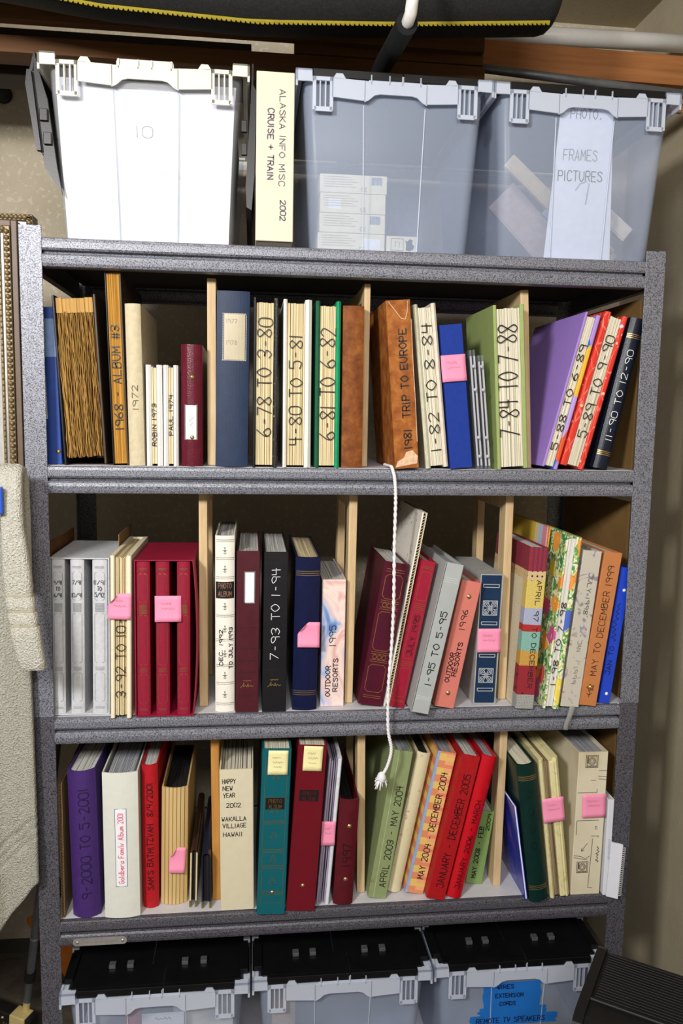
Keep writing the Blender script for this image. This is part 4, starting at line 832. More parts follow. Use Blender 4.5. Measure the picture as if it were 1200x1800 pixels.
for key, m1, m2, lab in (('slimA', plain('bone_edge', '#d9c89a', .5), plain('brown_gloss', '#3a2420', .2), 'slim brown and cream folder standing spine up by the bamboo album'), ('slimB', plain('navy_cover', '#15192c', .35), plain('navy_gloss2', '#1a2036', .2), 'slim navy folder standing spine up against the pine divider')):
    x, y, z, w, h, ln = B[key]; t = thing('slim_folder', lab, 'folder', (x, y, z), (0, math.radians(ln), 0)); D = .25; tc = .0032; a = w/2-.0006; r_ = a
    for s in (-1, 1): MB().box(*sorted((s*a, s*(a-tc))), 0, D, 0, h-r_).build('cover', m1, t, .0006)
    N = 8; o_ = [(a*math.cos(PI*i/N), h-r_+a*math.sin(PI*i/N)) for i in range(N+1)]; q_ = [((a-tc*.6)*math.cos(PI*i/N), h-r_+(a-tc*.6)*math.sin(PI*i/N)) for i in range(N, -1, -1)]
    MB().prism(o_+q_, .0, D, 'y').build('spine', m2, t)
    tag(slabs(2*(a-tc)-.001, .006, D-.002, .012, h-r_, 3, 2).build('page_block', PGK, t), kind='stuff')
    for s in (-1, 1): MB().box(*sorted((s*(a+.0004), s*(a-tc-.0004))), -.0006, .012, -.0001, .014).build('metal_corner', plain('old_brass', '#8a7c46', .35, .5, .7), t, .0004)
k = album('happy', 'beige binder lettered HAPPY NEW YEAR 2002 in black', plain('beige_binder', '#d6ccb0', .5, .4, 0, .03), .30, 'flat', n=9, pages=PGI, drop=.012, name='ring_binder', cat='binder', t=.003, gap=.35)
for s_, u0, u1, zf in (('HAPPY', .09, .47, .905), ('NEW', .10, .38, .855), ('YEAR', .11, .45, .805), ('2002', .20, .62, .735), ('WAKALLA', .06, .78, .64), ('VILLIAGE', .09, .78, .59), ('HAWAII', .10, .66, .53)): text(k, s_, u0, u1, zf, .13, None, 'h', .0013)
def photoalbum(key, lab, mcol, spots, rules):
    wr = NT(key+'_wrapped', .22, .45); wr.col(mcol); wr.bump(wr.noise(22, 3, .6, wr.map((1, 1, .35), rot=(0, .7, 0)), 1.0), .35, .004)
    k = album(key, lab, wr.m, .27, 'flat', pages=PGI, drop=.003, n=9, t=.003); H = k.h; X = k.w*.38; zs = [.045, .10, .135, .195, .245, .30]
    fm = plain('tarnished_foil', '#6f6a3e', .45, .5, .4) if key == 'teal' else plain('faded_foil', '#6a2028', .4, .5, .2)
    if rules:
        P = [[(-X, .025), (X, .025), (X, H-.02), (-X, H-.02), (-X, .025)]]
        for z_ in zs: P += [[(-X+i*X/8, z_), (-X+i*X/8+X/14, z_+.0025)] for i in range(16)]+[[(-X, z_-.002), (X, z_-.002)], [(-X, z_+.0045), (X, z_+.0045)]]
        for z_ in (.072, .118, .168, .222, .292): P += [smoothline([(0, z_-.007), (-.006, z_), (0, z_+.002), (.006, z_), (0, z_-.007)]), smoothline([(-.004, z_+.002), (0, z_+.009), (.004, z_+.002)]), [(-.008, z_-.003), (-.002, z_-.006)], [(.008, z_-.003), (.002, z_-.006)]]
        lines(k, 'foil_frame', P, .0008, fm)
    else: lines(k, 'pressed_rule', [[(-X, .012), (-X, H-.012)], [(X, .012), (X, H-.012)], [(-X, H-.052), (X, H-.052)]], .0009, fm)
    plate(k, 0, spots, k.w*.66, .024, BLK, 'title_label', .0007)
    for s_, dz in (('PHOTO', .002), ('ALBUM', -.010)): text(k, s_, .28, .72, (spots+dz)/H, .135, DGOLD if key == 'teal' else fm, 'h', .0008, off=.0016, jit=.02)
    snap(k, .02, .155 if key != 'teal' else .135, .0035); return k
photoalbum('teal', 'teal green leatherette album titled PHOTO ALBUM, yellow note on top', '#0e5c66', .236, True)
photoalbum('redphoto', 'glossy red leatherette album with black title label, yellow note on top', '#6c1220', .247, False)
k = foredge('lav', 'white and lavender album beside a maroon binder, pink note across its edges', plain('lavender_board', '#a99cb4', .5), plain('white_board', '#dcdde4', .5), pages_mat('lavender_pages', '#b5a9c2', '#4a4450', 300), .29, .004, .0075, 3, .003, .006, gap=.5)
k = album('maroon97', 'short maroon two-snap binder with 1997 in dark ink', leather('maroon_vinyl', '#57161f', .4), .25, 'round', .006, n=0, name='ring_binder', cat='binder', t=.003); text(k, '1997', .37, .585, .03, .40, plain('black_wine', '#1c0408', .5), 'up', .0019); snap(k, .06, .75); snap(k, .04, .245)
MB().box(-k.w/2+.005, k.w/2-.005, .02, .24, .004, k.h-.03).build('dark_fill', PGK, k.root)
k = album('sage', 'sage green album lettered APRIL 2003 - MAY 2004, behind the cord tassel', plain('sage_cloth', '#8a9668', .6, .3, 0, .05, 60, .2), .28, 'flat', pages=PGG, drop=.004); text(k, 'APRIL 2003 - MAY 2004', .08, .765, .14, .34, None, 'up', .0016); snap(k, -.42, .115, .002); lines(k, 'spine_crease', [[(-k.w*.22, .0), (-k.w*.24, k.h)]], .0012, plain('pale_sage', '#b3bd94', .6))
k = album('creamfl', 'cream album with faint pink roses on a rounded spine', floralwhite('cream_rose', '#d9cca6', ('#c99a80', '#c9bd98', '#b87a70'), 26, .60), .28, 'round', .006, pages=PGK, drop=.004)
def peach():
    t = NT('peach_stripe', .6, .3); x, y, z = t.xyz(); s = t.ma('GREATER_THAN', t.ma('FRACT', t.ma('MULTIPLY', z, 32.)), .5); c = t.mix(s, '#dd8a62', '#e2bd68'); t.col(t.mix(t.ma('MULTIPLY', t.ma('GREATER_THAN', x, 0.), t.ma('GREATER_THAN', t.ma('FRACT', t.ma('MULTIPLY', z, 64.)), .5)), c, '#e8a878')); return t.m
k = album('peach', 'peach and yellow striped album lettered MAY 2004 - DECEMBER 2004', peach(), .28, 'flat', pages=PGG, drop=.004); MB().box(-k.w/2-.0002, -k.w/2+.0055, -.0004, .004, .0, k.h).build('hinge_strip', plain('powder_blue', '#93aad2', .5), k.root); text(k, 'MAY 2004 - DECEMBER 2004', .107, .86, .12, .32, None, 'up', .0017)
k = album('red05', 'wide red album lettered JANUARY - DECEMBER 2005', cloth('poppy_cloth', '#a8161c', .5, .2), .29, 'flat', pages=PGW, drop=.004, n=14); text(k, 'JANUARY - DECEMBER 2005', .083, .87, .04, .38, plain('maroon_ink', '#35060a', .5), 'up', .0018)
k = album('red06', 'glossy red album lettered JANUARY 2006 - MARCH', plain('gloss_red', '#c01020', .25, .6, 0, .06), .29, 'round', .006, pages=PGG, drop=.004, t=.003, n=5); text(k, 'JANUARY 2006 - MARCH', .067, .69, .0, .32, plain('maroon_ink', '#35060a', .5), 'up', .0016)
k = album('green08', 'small light green album lettered MAY 2008 - FEB 2009', plain('leaf_green', '#7d9a5a', .5, .3, 0, .05), .17, 'flat', pages=PGW, drop=.003); text(k, 'MAY 2008 - FEB', .08, .78, -.12, .26, None, 'up', .0017); text(k, '2009', .74, .96, .24, .2, None, 'up', .0015)
def galaxy():
    t = NT('galaxy_print', .25, .6); n = t.noise(12, 4, .6, t.map((1, 1, .5), rot=(.6, 0, 0)), 1.2); t.col(t.ramp(n, [(.36, '#16208a'), (.5, '#2438b4'), (.58, '#7a4a9a'), (.68, '#e8c9d4')])); return t.m
x, y, z, w, h, ln = B['galaxy']; t = thing('booklet', 'thin blue and violet galaxy-print booklet leaning left', 'booklet', (x, y, z), (0, math.radians(ln), 0)); gx = galaxy()
MB().box(-w/2, -w/2+.0014, 0, .2, 0, h).build('cover', gx, t); MB().box(w/2-.0014, w/2, 0, .2, 0, h).build('cover', gx, t); MB().box(-w/2+.0014, w/2-.0014, .001, .198, .001, h-.001).build('page_block', WHT, t)
k = album('dkgreen', 'dark green leather album with gold bands and 2000 in dark ink', leather('bottle_green', '#0d2a26', .35), .29, 'round', .007, pages=PGI, drop=.002, t=.004); band(k, [.027, .031, .035]); band(k, [k.h-.026, k.h-.030, k.h-.034])
for i, ch in enumerate('2000'): text(k, ch, .4, .62, .76-i*.125, .38, plain('faint_black', '#040f0e', .5), 'h', .0014)
k = foredge('creamnote', 'yellow-cream album pair of covers, page edges out, pink note across', watercolor('cream_marble', ['#c9bd7c', '#ddd29c', '#e2d8a8', '#bfb89a'], 40), None, pages_mat('taupe_pages', '#9a8468', '#5a4a38', 300), .28, .0095, .0115, 2, .003, .006, pad=True, gap=.1)
MB().box(.0, .0115, .0, .27, .001, k.h-.006).build('inner_cover', watercolor('cream_marble2', ['#c9bd7c', '#ddd29c', '#e2d8a8', '#bfb89a'], 40), k.root, .002)
k = album('collage', 'wide parchment album printed with old stamps and script, pink note', watercolor('parchment_print', ['#c4b696', '#d4c9ae', '#dcd3ba', '#c9bc9a'], 6, 3, .5), .28, 'flat', pages=PGG, drop=.008, n=9, t=.003)
sp = plain('sepia_print', '#4a4038', .6); X = k.w/2; P = []
for cx_, cz_, s_ in ((-.003, .297, .013), (-.010, .062, .012)):
    P = []
    P += [[(cx_-s_, cz_-s_), (cx_+s_, cz_-s_), (cx_+s_, cz_+s_), (cx_-s_, cz_+s_), (cx_-s_, cz_-s_)], [(cx_-s_*.8, cz_-s_*.8), (cx_+s_*.8, cz_-s_*.8), (cx_+s_*.8, cz_+s_*.8), (cx_-s_*.8, cz_+s_*.8), (cx_-s_*.8, cz_-s_*.8)]]
    P += [smoothline([(cx_+math.cos(a)*s_*q, cz_+math.sin(a)*s_*q*1.1) for a in [i*PI/4 for i in range(9)]]) for q in (.25, .45, .6)]
    P += [[(cx_-s_+i*s_/5, cz_-s_*1.1), (cx_-s_+i*s_/5, cz_-s_*.85)] for i in range(11)]+[[(cx_-s_*.8, cz_+s_*(.75-i*.12)), (cx_-s_*.6, cz_+s_*(.8-i*.12))] for i in range(10)]
    lines(k, 'stamp_print', P, .0011, sp)
P = [[(-X+.002, .228), (.012, .228), (.012, .236)], [(-X+.004, .166), (X-.012, .166)], [(-X+.004, .164), (-X+.004, .135)], [(.006, .131), (.022, .131), (.02, .128)], [(.009, .125), (.005, .015), (.014, .014)], [(-.014, .098), (-.002, .115)], [(-.014, .104), (-.014, .098), (-.008, .099)], smoothline([(-X+.002, .088), (-.015, .086), (-.005, .081), (.004, .086)]), smoothline([(-X+.002, .084), (-.012, .08), (0, .078)]),
      [(.014, .276), (.031, .276)], [(.013, .264), (.031, .262)], [(.014, .258), (.031, .256)], [(-.003, .255), (.008, .255)], smoothline([(.018, .15), (.014, .153), (.013, .148), (.018, .146)])]
lines(k, 'script_print', P[:3], .0011, sp); lines(k, 'script_print', P[3:9], .0011, sp); lines(k, 'script_print', P[9:], .0011, sp); squiggle(k, .072, .108, .022, .005, sp, .0014, vertical=True, name='script_print')
k = album('whitebook', 'slim white paperback with tiny print, at the right end of the fourth shelf', plain('white_cover', '#d9dae2', .4, .4, 0, .03), .24, 'flat', pages=PGW, drop=.0015, n=3, t=.001, name='paperback_book', cat='book'); squiggle(k, .08, .126, .0005, .003, plain('slate_ink', '#7a80a0', .5), .0006, vertical=True)
# sticky notes
note('bluecloth', 'pink note wrapped across the bright blue cloth album', PINK, faint=['', '']); note('cream92', 'pink note on the open-edged cream album by the crimson slipcase', PINK, 1, ['NOTE', 'ALBUM']); note('redcase', 'pink square note stuck over two crimson albums', PINK, 0, ['LOOK', '1992'])
note('navynote', 'curling pink note on the navy album with gold bands', PINK, 1, None, .006); note('navybox', 'pink note on the navy emblem album in its grey slipcase', PINK, 0, ['1996', 'TRIP']); note('wood', 'crumpled pink note on the bamboo-striped album', PINK, 1, None, .007)
note('teal', 'yellow note at the top of the teal album', YEL, 0, ['1998', 'JULY', 'TO', 'JAN 99']); note('redphoto', 'yellow note at the top of the glossy red album', YEL, 0, ['APRIL', '2001', 'TO', 'MAY']); note('lav', 'pink note across the lavender and white album edges', PINK, 0, ['1998', 'OK']); note('creamnote', 'pink note across the yellow-cream album edges', PINK, 0, ['', 'MAY']); note('collage', 'pink note on the stamp-printed parchment album', PINK, 0, ['SEPT', ''])
# ---------------------------------------------------------------- loose panels and other things on the shelves
HB = plain('hardboard', '#6b4a2a', .6, .3, 0, .15, 20); HB2 = plain('brown_card', '#7a5c34', .7, .3, 0, .12, 15)
def sheet(name, label, b, m, loc=(0, 0, 0), rot=(0, 0, 0), cat='board'):
    t = thing(name, label, cat, loc, rot); MB().box(*b).build('panel', m, t, .0006); return t
sheet('wood_panel', 'brown hardboard panel upright at the left end of the third shelf', (0, .004, 0, .20, 0, .335), wood('walnut_panel', '#7a5026', '#583616', 20), (.0245, .06, .9173))
sheet('brown_board', 'brown board panel lining the right end of the second shelf', (0, .004, 0, .34, 0, .345), HB2, (1.1955, .043, 1.4046)); sheet('brown_board', 'brown board panel lining the right end of the third shelf', (0, .004, 0, .34, 0, .42), HB2, (1.1955, .043, .9175)); sheet('brown_board', 'brown board panel lining the right end of the fourth shelf', (0, .004, 0, .34, 0, .355), HB2, (1.1955, .043, .4980))
sheet('plywood_offcut', 'narrow plywood offcut leaning behind the sage green album', (0, .04, 0, .012, 0, .33), wood('ply_offcut', '#b07a3e', '#7a4a1c', 26), (.668, .31, .5025), (0, math.radians(5.5), 0))
# spiral notebook in front of the right post
t = thing('spiral_notebook', 'white spiral notebook standing at the shelf edge before the right post', 'notebook', (1.168, -.012, .4985), (0, math.radians(2), math.radians(-28)))
MB().box(0, .024, 0, .0035, .0, .122).build('cover', plain('white_cover', '#d9dae2', .4, .4, 0, .03), t); MB().box(.001, .023, .0036, .0085, .001, .120).build('page_block', PGW, t)
N = 26*10; MB().tube([(.0255+.0045*math.cos(i/10*2*PI), .0045+.0062*math.sin(i/10*2*PI), .006+.11*i/N) for i in range(N+1)], .0006, 5).build('spiral', plain('white_wire', '#c9c9cc', .35, .5, .3), t)
# white cord with a frayed tassel
t = thing('pull_cord', 'white braided cord hanging down in front of the shelves, frayed tassel end', 'cord'); cw = plain('white_cotton', '#e6e4e6', .8, .2, 0, .06, 300, .4, 1500)
pts = [(.6825, .06, 1.4094), (.6828, .01, 1.4094), (.6845, -.006, 1.4085), (.687, -.0115, 1.399), (.690, -.0135, 1.385), (.692, -.018, 1.345), (.691, -.022, 1.257), (.692, -.024, 1.156), (.690, -.026, 1.065), (.685, -.028, .973), (.686, -.03, .891), (.6935, -.03, .848), (.687, -.03, .815), (.677, -.03, .795)]
def spline3(P, k=8):
    q = []
    for i in range(len(P)-1):
        a, b, c, d = P[max(i-1, 0)], P[i], P[i+1], P[min(i+2, len(P)-1)]
        for j in range(k):
            s = j/k; q.append(Vector([.5*(2*b[m]+(c[m]-a[m])*s+(2*a[m]-5*b[m]+4*c[m]-d[m])*s*s+(3*b[m]-a[m]-3*c[m]+d[m])*s**3) for m in range(3)]))
    return q+[Vector(P[-1])]
path = spline3(pts, 24)
mb = MB(); mb.tube(path, .0026, 8)
for ph in (0, PI): mb.tube([p+Vector((.0016*math.cos(i*.9+ph), .0016*math.sin(i*.9+ph), 0)) for i, p in enumerate(path)], .0022, 6)
mb.build('cord', cw, t)
mb = MB(); mb.lathe([(.001, .012), (.006, .009), (.0095, .002), (.0085, -.006), (.004, -.012), (.0005, -.013)], (.6745, -.031, .790), 12)
rn = random.Random(5)
for i in range(34):
    a = rn.uniform(0, 2*PI); r_ = rn.uniform(.006, .017); z_ = rn.uniform(-.020, .004)
    mb.tube([(.6745, -.031, .790), (.6745+r_*.6*math.cos(a)-.002, -.031+r_*.4*math.sin(a), .789+z_*.4), (.6735+r_*math.cos(a)-.003, -.031+r_*.6*math.sin(a), .787+z_)], [.0022, .0018, .0009], 5)
mb.build('tassel', cw, t)

# ---------------------------------------------------------------- overhead: rack arms, lumber, pipes, rolled mat
RUB = plain('black_foam', '#1b1b1c', .85, .2, 0, .2, 80, .5, 700)
for x, lab in ((.662, 'foam-covered rack arm with a white upturned tip, above the second bin'), (-.38, 'foam-covered rack arm beyond the left side of the shelves')):
    t = thing('rack_arm', lab, 'rack arm', (x, 0, 0)); z0 = 2.186
    MB().tube([(.01, -.125, z0-.026), (.008, -.03, z0-.016), (.006, .1, z0), (0, .635, z0)], .0185, 16).build('foam_sleeve', RUB, t)
    MB().tube([(.010, -.10, z0-.023), (.011, -.130, z0-.024), (.0125, -.142, z0-.018), (.014, -.146, z0), (.0165, -.150, z0+.08)], .0105, 12).build('tip', plain('white_coated_rod', '#d9d6d2', .35), t)
    MB().box(-.03, .03, .634, .64, z0-.06, z0+.06).build('wall_plate', plain('black_steel', '#222224', .5), t)
t = thing('rolled_mat', 'black pebbled rolled mat with yellow stitched edge, lying above the bins', 'mat', (0, 0, 0)); zc = 2.222+.085
MAT = plain('pebbled_rubber', '#232324', .7, .3, 0, .3, 200, .9, 420)
def sag(x):
    P = [(-.9, .06), (-.1, .008), (.15, -.020), (.42, -.028), (.68, -.014), (.98, .009)]
    for (a, b), (c, d) in zip(P, P[1:]):
        if a <= x <= c: s = (x-a)/(c-a); return b+(d-b)*s
    return 0
MB().loft([[(x, .02+r_*math.cos(a), zc+sag(x)+r_*math.sin(a)) for a in [2*PI*i/28 for i in range(28)]] for x, r_ in [(-.9+i*.0625, .085) for i in range(30)]+[(.955, .085), (.967, .082), (.975, .074)]]).build('roll', MAT, t)
mb = MB(); N = 220
for i in range(N):
    x = -.9+1.86*i/N; z_ = zc+sag(x); mb.add([(x, -.012, z_-.0815), (x+.0085, -.012, z_-.0815), (x+.0065, -.0145, z_-.0868), (x+.002, -.0145, z_-.0860)], [(0, 1, 2, 3)])
for i in range(30):
    x = -.9+.062*i; mb.add([(x, -.0125, zc+sag(x)-.0825), (x+.062, -.0125, zc+sag(x+.062)-.0825), (x+.062, -.0125, zc+sag(x+.062)-.0785), (x, -.0125, zc+sag(x)-.0785)], [(0, 1, 2, 3)])
tag(mb.build('stitched_edge', plain('yellow_stitch', '#8f7f18', .85), t, thick=.0008), kind='stuff')
def lumber(name, label, x0, x1, y0, y1, z0, z1, m, tilt=0., grp='lumber on the rack'):
    t = thing(name, label, 'lumber', ((x0+x1)/2, (y0+y1)/2, (z0+z1)/2), (0, math.radians(tilt), 0), grp); a, b, c = (x1-x0)/2, (y1-y0)/2, (z1-z0)/2
    MB().box(-a, a, -b, b, -c, c).build('board', m, t, .0015); return t
LB = wood('aged_board', '#6e4a28', '#4a2e16', 14, 'x'); LD = wood('shaded_board', '#2a1a10', '#180e08', 14, 'x'); LO = wood('orange_fir', '#a96e40', '#7f4e26', 16, 'x'); LP = wood('pale_ply', '#a8865a', '#806038', 18, 'x'); LM = wood('brown_ply', '#7a5026', '#54341a', 18, 'x')  # the near-black board has its deep shade put into the colour
lumber('lumber_board', 'long brown board under the rolled mat, upper left', -.9, .885, .155, .177, 2.2475, 2.335, LB); lumber('lumber_board', 'lower long brown board beneath the mat', -.9, .90, .20, .262, 2.2065, 2.239, LM)
lumber('lumber_board', 'board with deep shade put into its colour, above the open white bin', -.9, .412, .31, .39, 2.2065, 2.30, LD); lumber('lumber_board', 'pale plywood strip behind the cream slip file box', .415, .66, .36, .38, 2.2065, 2.30, LP)
lumber('lumber_board', 'brown plywood board end above the second bin', .5, .9, .215, .235, 2.2475, 2.33, LM); lumber('lumber_board', 'orange fir board at upper right under the white pipe', .62, 1.40, .295, .315, 2.272, 2.336, LO, .6); lumber('lumber_board', 'thin orange strip of wood under the grey pipe', .60, 1.38, .268, .278, 2.212, 2.232, LO, 2.0)
struct('trim_1', MB().box(-2.2, .34, .60, .639, 2.33, 2.42), wood('ledger_fir', '#8d6236', '#6a451f', 16, 'x'))
def pipe(name, label, a, b, r_, m, wall):
    t = thing(name, label, 'pipe', a); d = Vector(b)-Vector(a); n = 20; q = d.to_track_quat('Z', 'Y'); L = d.length
    o = MB().lathe([(r_-wall, 0), (r_, 0), (r_, L), (r_-wall, L), (r_-wall, 0)], (0, 0, 0), n).build('tube', m, t); o.rotation_mode = 'QUATERNION'; o.rotation_quaternion = q; return t
pipe('pvc_pipe', 'white plastic pipe lying at upper right above the orange board', (.86, .35, 2.375), (1.418, .35, 2.384), .0195, plain('white_pvc', '#e8e6e3', .35, .5, 0, .03), .003); pipe('conduit_pipe', 'thin grey metal conduit sloping at upper right', (.70, .235, 2.262), (1.40, .235, 2.222), .0092, plain('galvanised', '#7d8288', .45, .5, .6), .0015)

# ---------------------------------------------------------------- left side: frames, towels, broom
SILV = plain('silver_leaf', '#9b968c', .35, .5, .5, .2, 40); ANT = plain('antique_gold', '#7a684a', .45, .5, .4, .3, 120, .5, 300); WAL = plain('walnut_frame', '#5c4836', .5)
def ornate(label, x1, z0, z1, y, wd_, layers, bead, mat_canvas, width=.45):
    t = thing('picture_frame', label, 'frame', (0, y, 0), (0, 0, 0), 'frames beside the shelves'); x0 = x1-width; o = 0
    for nm, w_, dp, m in layers:
        for bx_ in ((x1-o-w_, x1-o, z0+o, z1-o), (x0+o, x0+o+w_, z0+o, z1-o), (x0+o+w_, x1-o-w_, z1-o-w_, z1-o), (x0+o+w_, x1-o-w_, z0+o, z0+o+w_)): MB().box(bx_[0], bx_[1], -dp, .02, bx_[2], bx_[3]).build(nm, m, t, .0015)
        if nm == 'beaded_moulding':
            mb = MB(); n = int((z1-z0-2*o)/bead)
            for i in range(n): mb.lathe([(.0003, -w_*.42), (w_*.42, -.2*w_), (w_*.42, .2*w_), (.0003, w_*.42)], (x1-o-w_/2, -dp, z0+o+bead*(i+.5)), 6)
            for i in range(int((width-2*o)/bead)): mb.lathe([(.0003, -w_*.42), (w_*.42, -.2*w_), (w_*.42, .2*w_), (.0003, w_*.42)], (x0+o+bead*(i+.5), -dp, z1-o-w_/2), 6)
            tag(mb.build('beads', ANT, t), kind='stuff')
        o += w_
    MB().box(x0+o, x1-o, -.002, .012, z0+o, z1-o).build('mat_board', mat_canvas, t); return t
ornate('large silver and antique gold picture frame at the left edge, rear one', -.001, 1.36, 1.876, .120, .05, (('beaded_moulding', .012, .020, ANT), ('flat_moulding', .018, .014, SILV), ('inner_moulding', .010, .012, ANT)), .008, WHT)
ornate('beaded gold picture frame at the left edge, front one with brown rim', -.012, 1.37, 1.849, .045, .04, (('outer_moulding', .011, .012, WAL), ('beaded_moulding', .012, .018, ANT), ('flat_moulding', .006, .014, SILV), ('beaded_moulding', .005, .016, ANT)), .0105, plain('grey_mat', '#b3b0aa', .7))
ornate('thin yellow-gold frame edge beside the left post', -.004, 1.42, 1.755, .075, .03, (('outer_moulding', .006, .006, plain('yellow_gold', '#b98f3a', .4, .5, .3)),), .01, WAL, .3)
# wooden stand that the frames lean on
t = thing('frame_ledge', 'dark wooden ledge holding the picture frames, behind the towels', 'ledge', (0, 0, 0)); MB().box(-.60, -.0055, .02, .145, 1.335, 1.3595).build('ledge', WAL, t, .002); MB().box(-.60, -.56, .03, .12, 0, 1.334).build('leg', WAL, t); MB().box(-.34, -.30, .06, .12, 0, 1.334).build('leg', WAL, t)
def terry(name, a, b):
    t = NT(name, .95, .1); n = t.noise(330, 2, .6); t.col(t.ramp(n, [(.35, b), (.65, a)])); t.bump(n, 1.0, .006); return t.m
TER = terry('ivory_terry', '#d2cfc4', '#bab6a8'); TER2 = terry('sage_terry', '#bdbbae', '#a3a092')
rack = thing('towel_rack', 'steel towel rack standing left of the shelves', 'rack', (0, 0, 0)); stl = plain('rack_steel', '#8a8a88', .4, .5, .7)
MB().tube([(-.7, -.078, 1.380), (-.004, -.078, 1.380)], .007, 12).build('upper_rail', stl, rack); MB().tube([(-.7, -.012, 1.30), (-.012, -.012, 1.30)], .006, 12).build('lower_rail', stl, rack); MB().tube([(-.7, -.078, 0), (-.7, -.078, 1.38)], .009, 12).build('upright', stl, rack); MB().tube([(-.7, -.012, 0), (-.7, -.012, 1.30)], .009, 12).build('upright', stl, rack); MB().tube([(-.7, -.2, .009), (-.7, .2, .009)], .009, 10).build('foot', stl, rack); MB().tube([(-.7, -.078, 1.25), (-.7, -.012, 1.25)], .006, 8).build('brace', stl, rack)
t = thing('hand_towel', 'narrow folded ivory terry towel hanging in front of the left post', 'towel')
pth = [(-.002, -.046, 1.19, .040, .020), (-.001, -.047, 1.30, .040, .021), (-.001, -.052, 1.375, .040, .022), (-.001, -.066, 1.398, .041, .022), (-.001, -.085, 1.402, .042, .022), (0, -.100, 1.388, .043, .023), (.0045, -.106, 1.35, .037, .024), (.005, -.108, 1.308, .038, .024), (.008, -.108, 1.265, .044, .024), (.0105, -.108, 1.227, .047, .024), (.0125, -.108, 1.195, .048, .024)]
zz = [1.188, 1.186, 1.183, 1.181, 1.165, 1.160, 1.158, 1.155, 1.153, 1.138, 1.134, 1.132, 1.129, 1.127, 1.112]; wv = [.045, .045, .045, .049, .049, .049, .046, .046, .050, .050, .050, .047, .047, .050, .050]
for a, b in zip(zz, wv): pth.append((.0125+(1.188-a)*.13, -.108, a, b, .024 if b > .048 else .0215))
pth += [(.025, -.107, 1.09, .0495, .024), (.030, -.106, 1.065, .046, .023), (.0325, -.106, 1.053, .044, .021), (.033, -.106, 1.049, .038, .016)]
rings = []
for i, (x, y, z, w_, dp) in enumerate(pth):
    pr_ = pth[max(i-1, 0)]; nx = pth[min(i+1, len(pth)-1)]; tg = Vector((0, nx[1]-pr_[1], nx[2]-pr_[2])).normalized(); nn = Vector((0, tg.z, -tg.y))
    rings.append([Vector((x+px, y, z))+nn*py for px, py in rrect(w_, dp, min(w_, dp)*.42, 4)])
mb = MB().loft(rings); o = mb.build('towel_body', TER, t)
for i, zc in enumerate((1.1848, 1.157, 1.1305)):
    MB().loft([[Vector((.0125+(1.188-z_)*.13+px, -.108+py, z_)) for px, py in rrect(w_, .0235, .009, 4)] for z_, w_ in ((zc-.0018, .0468), (zc, .0475), (zc+.0018, .0468))]).build('woven_band', plain('groove_shade', '#a9a188', .8), t)  # bands darkened to paint shade into the towel's grooves
t = thing('bath_towel', 'large sage grey bath towel draped behind the hand towel', 'towel')
re = [(1.306, -.014), (1.215, -.004), (1.10, .001), (.999, .005), (.90, .006), (.775, .007), (.600, .008)]
def edge(z):
    for (za, xa), (zb, xb) in zip(re, re[1:]):
        if za >= z >= zb: return xa+(xb-xa)*(za-z)/(za-zb)
    return re[-1][1]
def drape(u, v):
    zbot = .425+.175*max(0, min(1, (u-.80)/.20))**.9 if u > .80 else .425-.01*math.sin(u*9)
    z = 1.306-(1.306-zbot)*v; xr = edge(z); x = -.62+(xr+.62)*u
    y = -.026+.010*math.sin(u*34+v*1.5)*(.25+.75*v)+.006*math.sin(u*71+1)*v
    y += .0035*(1 if any(abs(v-q-(u-.9)*1.3*.12) < .006 for q in (.80, .825, .85)) else 0)
    return (x, y, z)
MB().grid(drape, 90, 110).build('drape', TER2, t, thick=.009)
MB().grid(lambda u, v: (-.62+.60*u, -.012+.0135*math.cos(PI*(1-v)), 1.304+.0105*math.sin(PI*v)), 20, 10).build('fold', TER2, t, thick=.007)
MB().grid(lambda u, v: (-.62+.60*u, .004+.003*math.sin(u*30), 1.300-.30*v), 30, 8).build('back_drape', TER2, t, thick=.007)
t = thing('peg', 'bright blue plastic clip at the left edge beside the hand towel', 'clip', (-.034, -.108, 1.343)); BLU = plain('blue_plastic', '#1c4fc0', .35); MB().box(-.018, .0300, -.0240, -.0135, -.014, .032).build('jaw', BLU, t, .002); MB().box(-.018, .0215, .0135, .0205, -.014, .032).build('jaw', BLU, t, .002); MB().box(-.018, -.004, -.0135, .0135, .004, .016).build('spring', stl, t, .002)
# push broom
t = thing('push_broom', 'push broom with grey metal pole and cream bracket by the left post foot', 'broom'); gp = plain('grey_pole', '#74767a', .4, .5, .6)
a, b = Vector((-.121, .312, .065)), Vector((-.080, .302, .362)); dr = (b-a).normalized()
MB().tube([a+dr*.03, a+dr*.80], .0098, 14).build('pole', gp, t); MB().tube([a+dr*.085, a+dr*.108], .0135, 14).build('collar', plain('black_rubber', '#151515', .6), t); MB().tube([a+dr*.195, a+dr*.199], .0104, 14).build('joint_ring', plain('bright_ring', '#b9b9b9', .3, .5, .8), t)
M_ = Matrix.Translation((-.137, .305, .062)) @ Euler((0, math.radians(4), math.radians(-24))).to_matrix().to_4x4()
CREAM = plain('cream_bracket', '#c3ae74', .5); MB().box(-.012, .030, -.018, .018, -.015, .012, M_).build('bracket', CREAM, t, .002); MB().tube([a+dr*-.004, a+dr*.085], .0088, 12).build('socket', CREAM, t)
BLKP = plain('black_plastic', '#131314', .45); MB().box(-.36, -.0125, -.016, .016, -.014, .011, M_).build('head', BLKP, t, .002); MB().box(.0305, .046, -.016, .016, -.015, .012, M_).build('end_cap', BLKP, t, .002)
for q in (-.030, .038): MB().lathe([(.003, 0), (.003, .001), (.0004, .002)], tuple(M_ @ Vector((q, -.0185, .0))), 10, 'y').build('screw', CREAM, t)
rn = random.Random(3); mb = MB()
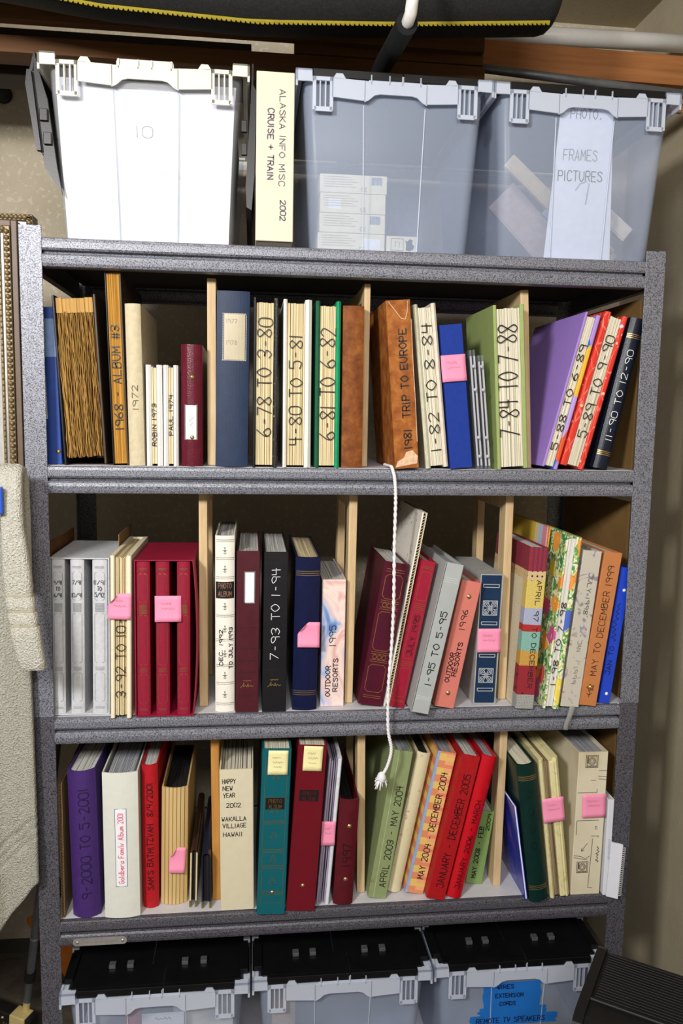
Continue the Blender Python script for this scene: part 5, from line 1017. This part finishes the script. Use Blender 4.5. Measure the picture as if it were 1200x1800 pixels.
for i in range(150):
    x = -.35+.37*rn.random(); y = rn.uniform(-.012, .012); p = M_ @ Vector((x, y, -.013)); mb.tube([p, (p.x+rn.uniform(-.008, .008), p.y+rn.uniform(-.015, .006), .0005)], .0014, 4)
tag(mb.build('bristles', plain('brown_bristle', '#5a3a22', .8), t), kind='stuff')
sheet('orange_board', 'orange-stained board leaning behind the left post foot', (0, .200, 0, .012, 0, .5), plain('orange_stain', '#b5641c', .5, .4, 0, .1), (-.169, .50, .178), (0, math.radians(60), 0))
# hook on the back wall
t = thing('wall_hook', 'black round hook on the back wall at the left edge', 'hook', (-.20, .64, 2.285)); MB().lathe([(.022, 0), (.022, .01), (.015, .02), (.0005, .024)], (0, 0, 0), 18, 'y').build('knob', BLKP, t)

# ---------------------------------------------------------------- ridged black case, lower right foreground
t = thing('ridged_case', 'black plastic case with ridged top at the lower right corner', 'case', (1.056, -.233, 0), (0, 0, math.radians(-35.5)))
CB = plain('black_case_plastic', '#0e0e0f', .5, .3, 0, .2, 40, .15, 300); L = .41
pf = [(0, 0), (0, .53), (-.006, .545), (-.02, .55), (-.195, .55), (-.212, .544), (-.222, .53), (-.240, .40), (-.245, .30), (-.245, 0)]
MB().prism(pf, .0, L, 'x').build('shell', CB, t, .004)
mb = MB()
for i in range(18): mb.tube([(.018, -.022-i*.0070, .5501), (L-.02, -.022-i*.0070, .5500)], .0011, 6)
tag(mb.build('ridges', CB, t), kind='stuff')
MB().tube([(.008, -.153, .551), (L-.01, -.153, .551)], .0042, 8).build('front_bead', CB, t)
for x0, x1 in ((-.004, .012), (L-.012, L+.003)): MB().prism([(0, .0), (0, .535), (-.006, .551), (-.02, .556), (-.196, .556), (-.216, .549), (-.227, .532), (-.245, .40), (-.250, .30), (-.25, 0)], x0, x1, 'x').build('edge_rib', CB, t, .002)
mb = MB()
for i in range(14): mb.box(.04+i*.02, .052+i*.02, -.2445, -.235, .40, .46)
tag(mb.build('vent_slots', plain('pale_vent', '#8a867a', .5), t), kind='stuff')
for o in list(bpy.data.objects):
    if o.type == 'EMPTY' and o.parent is None and not o.children: bpy.data.objects.remove(o)
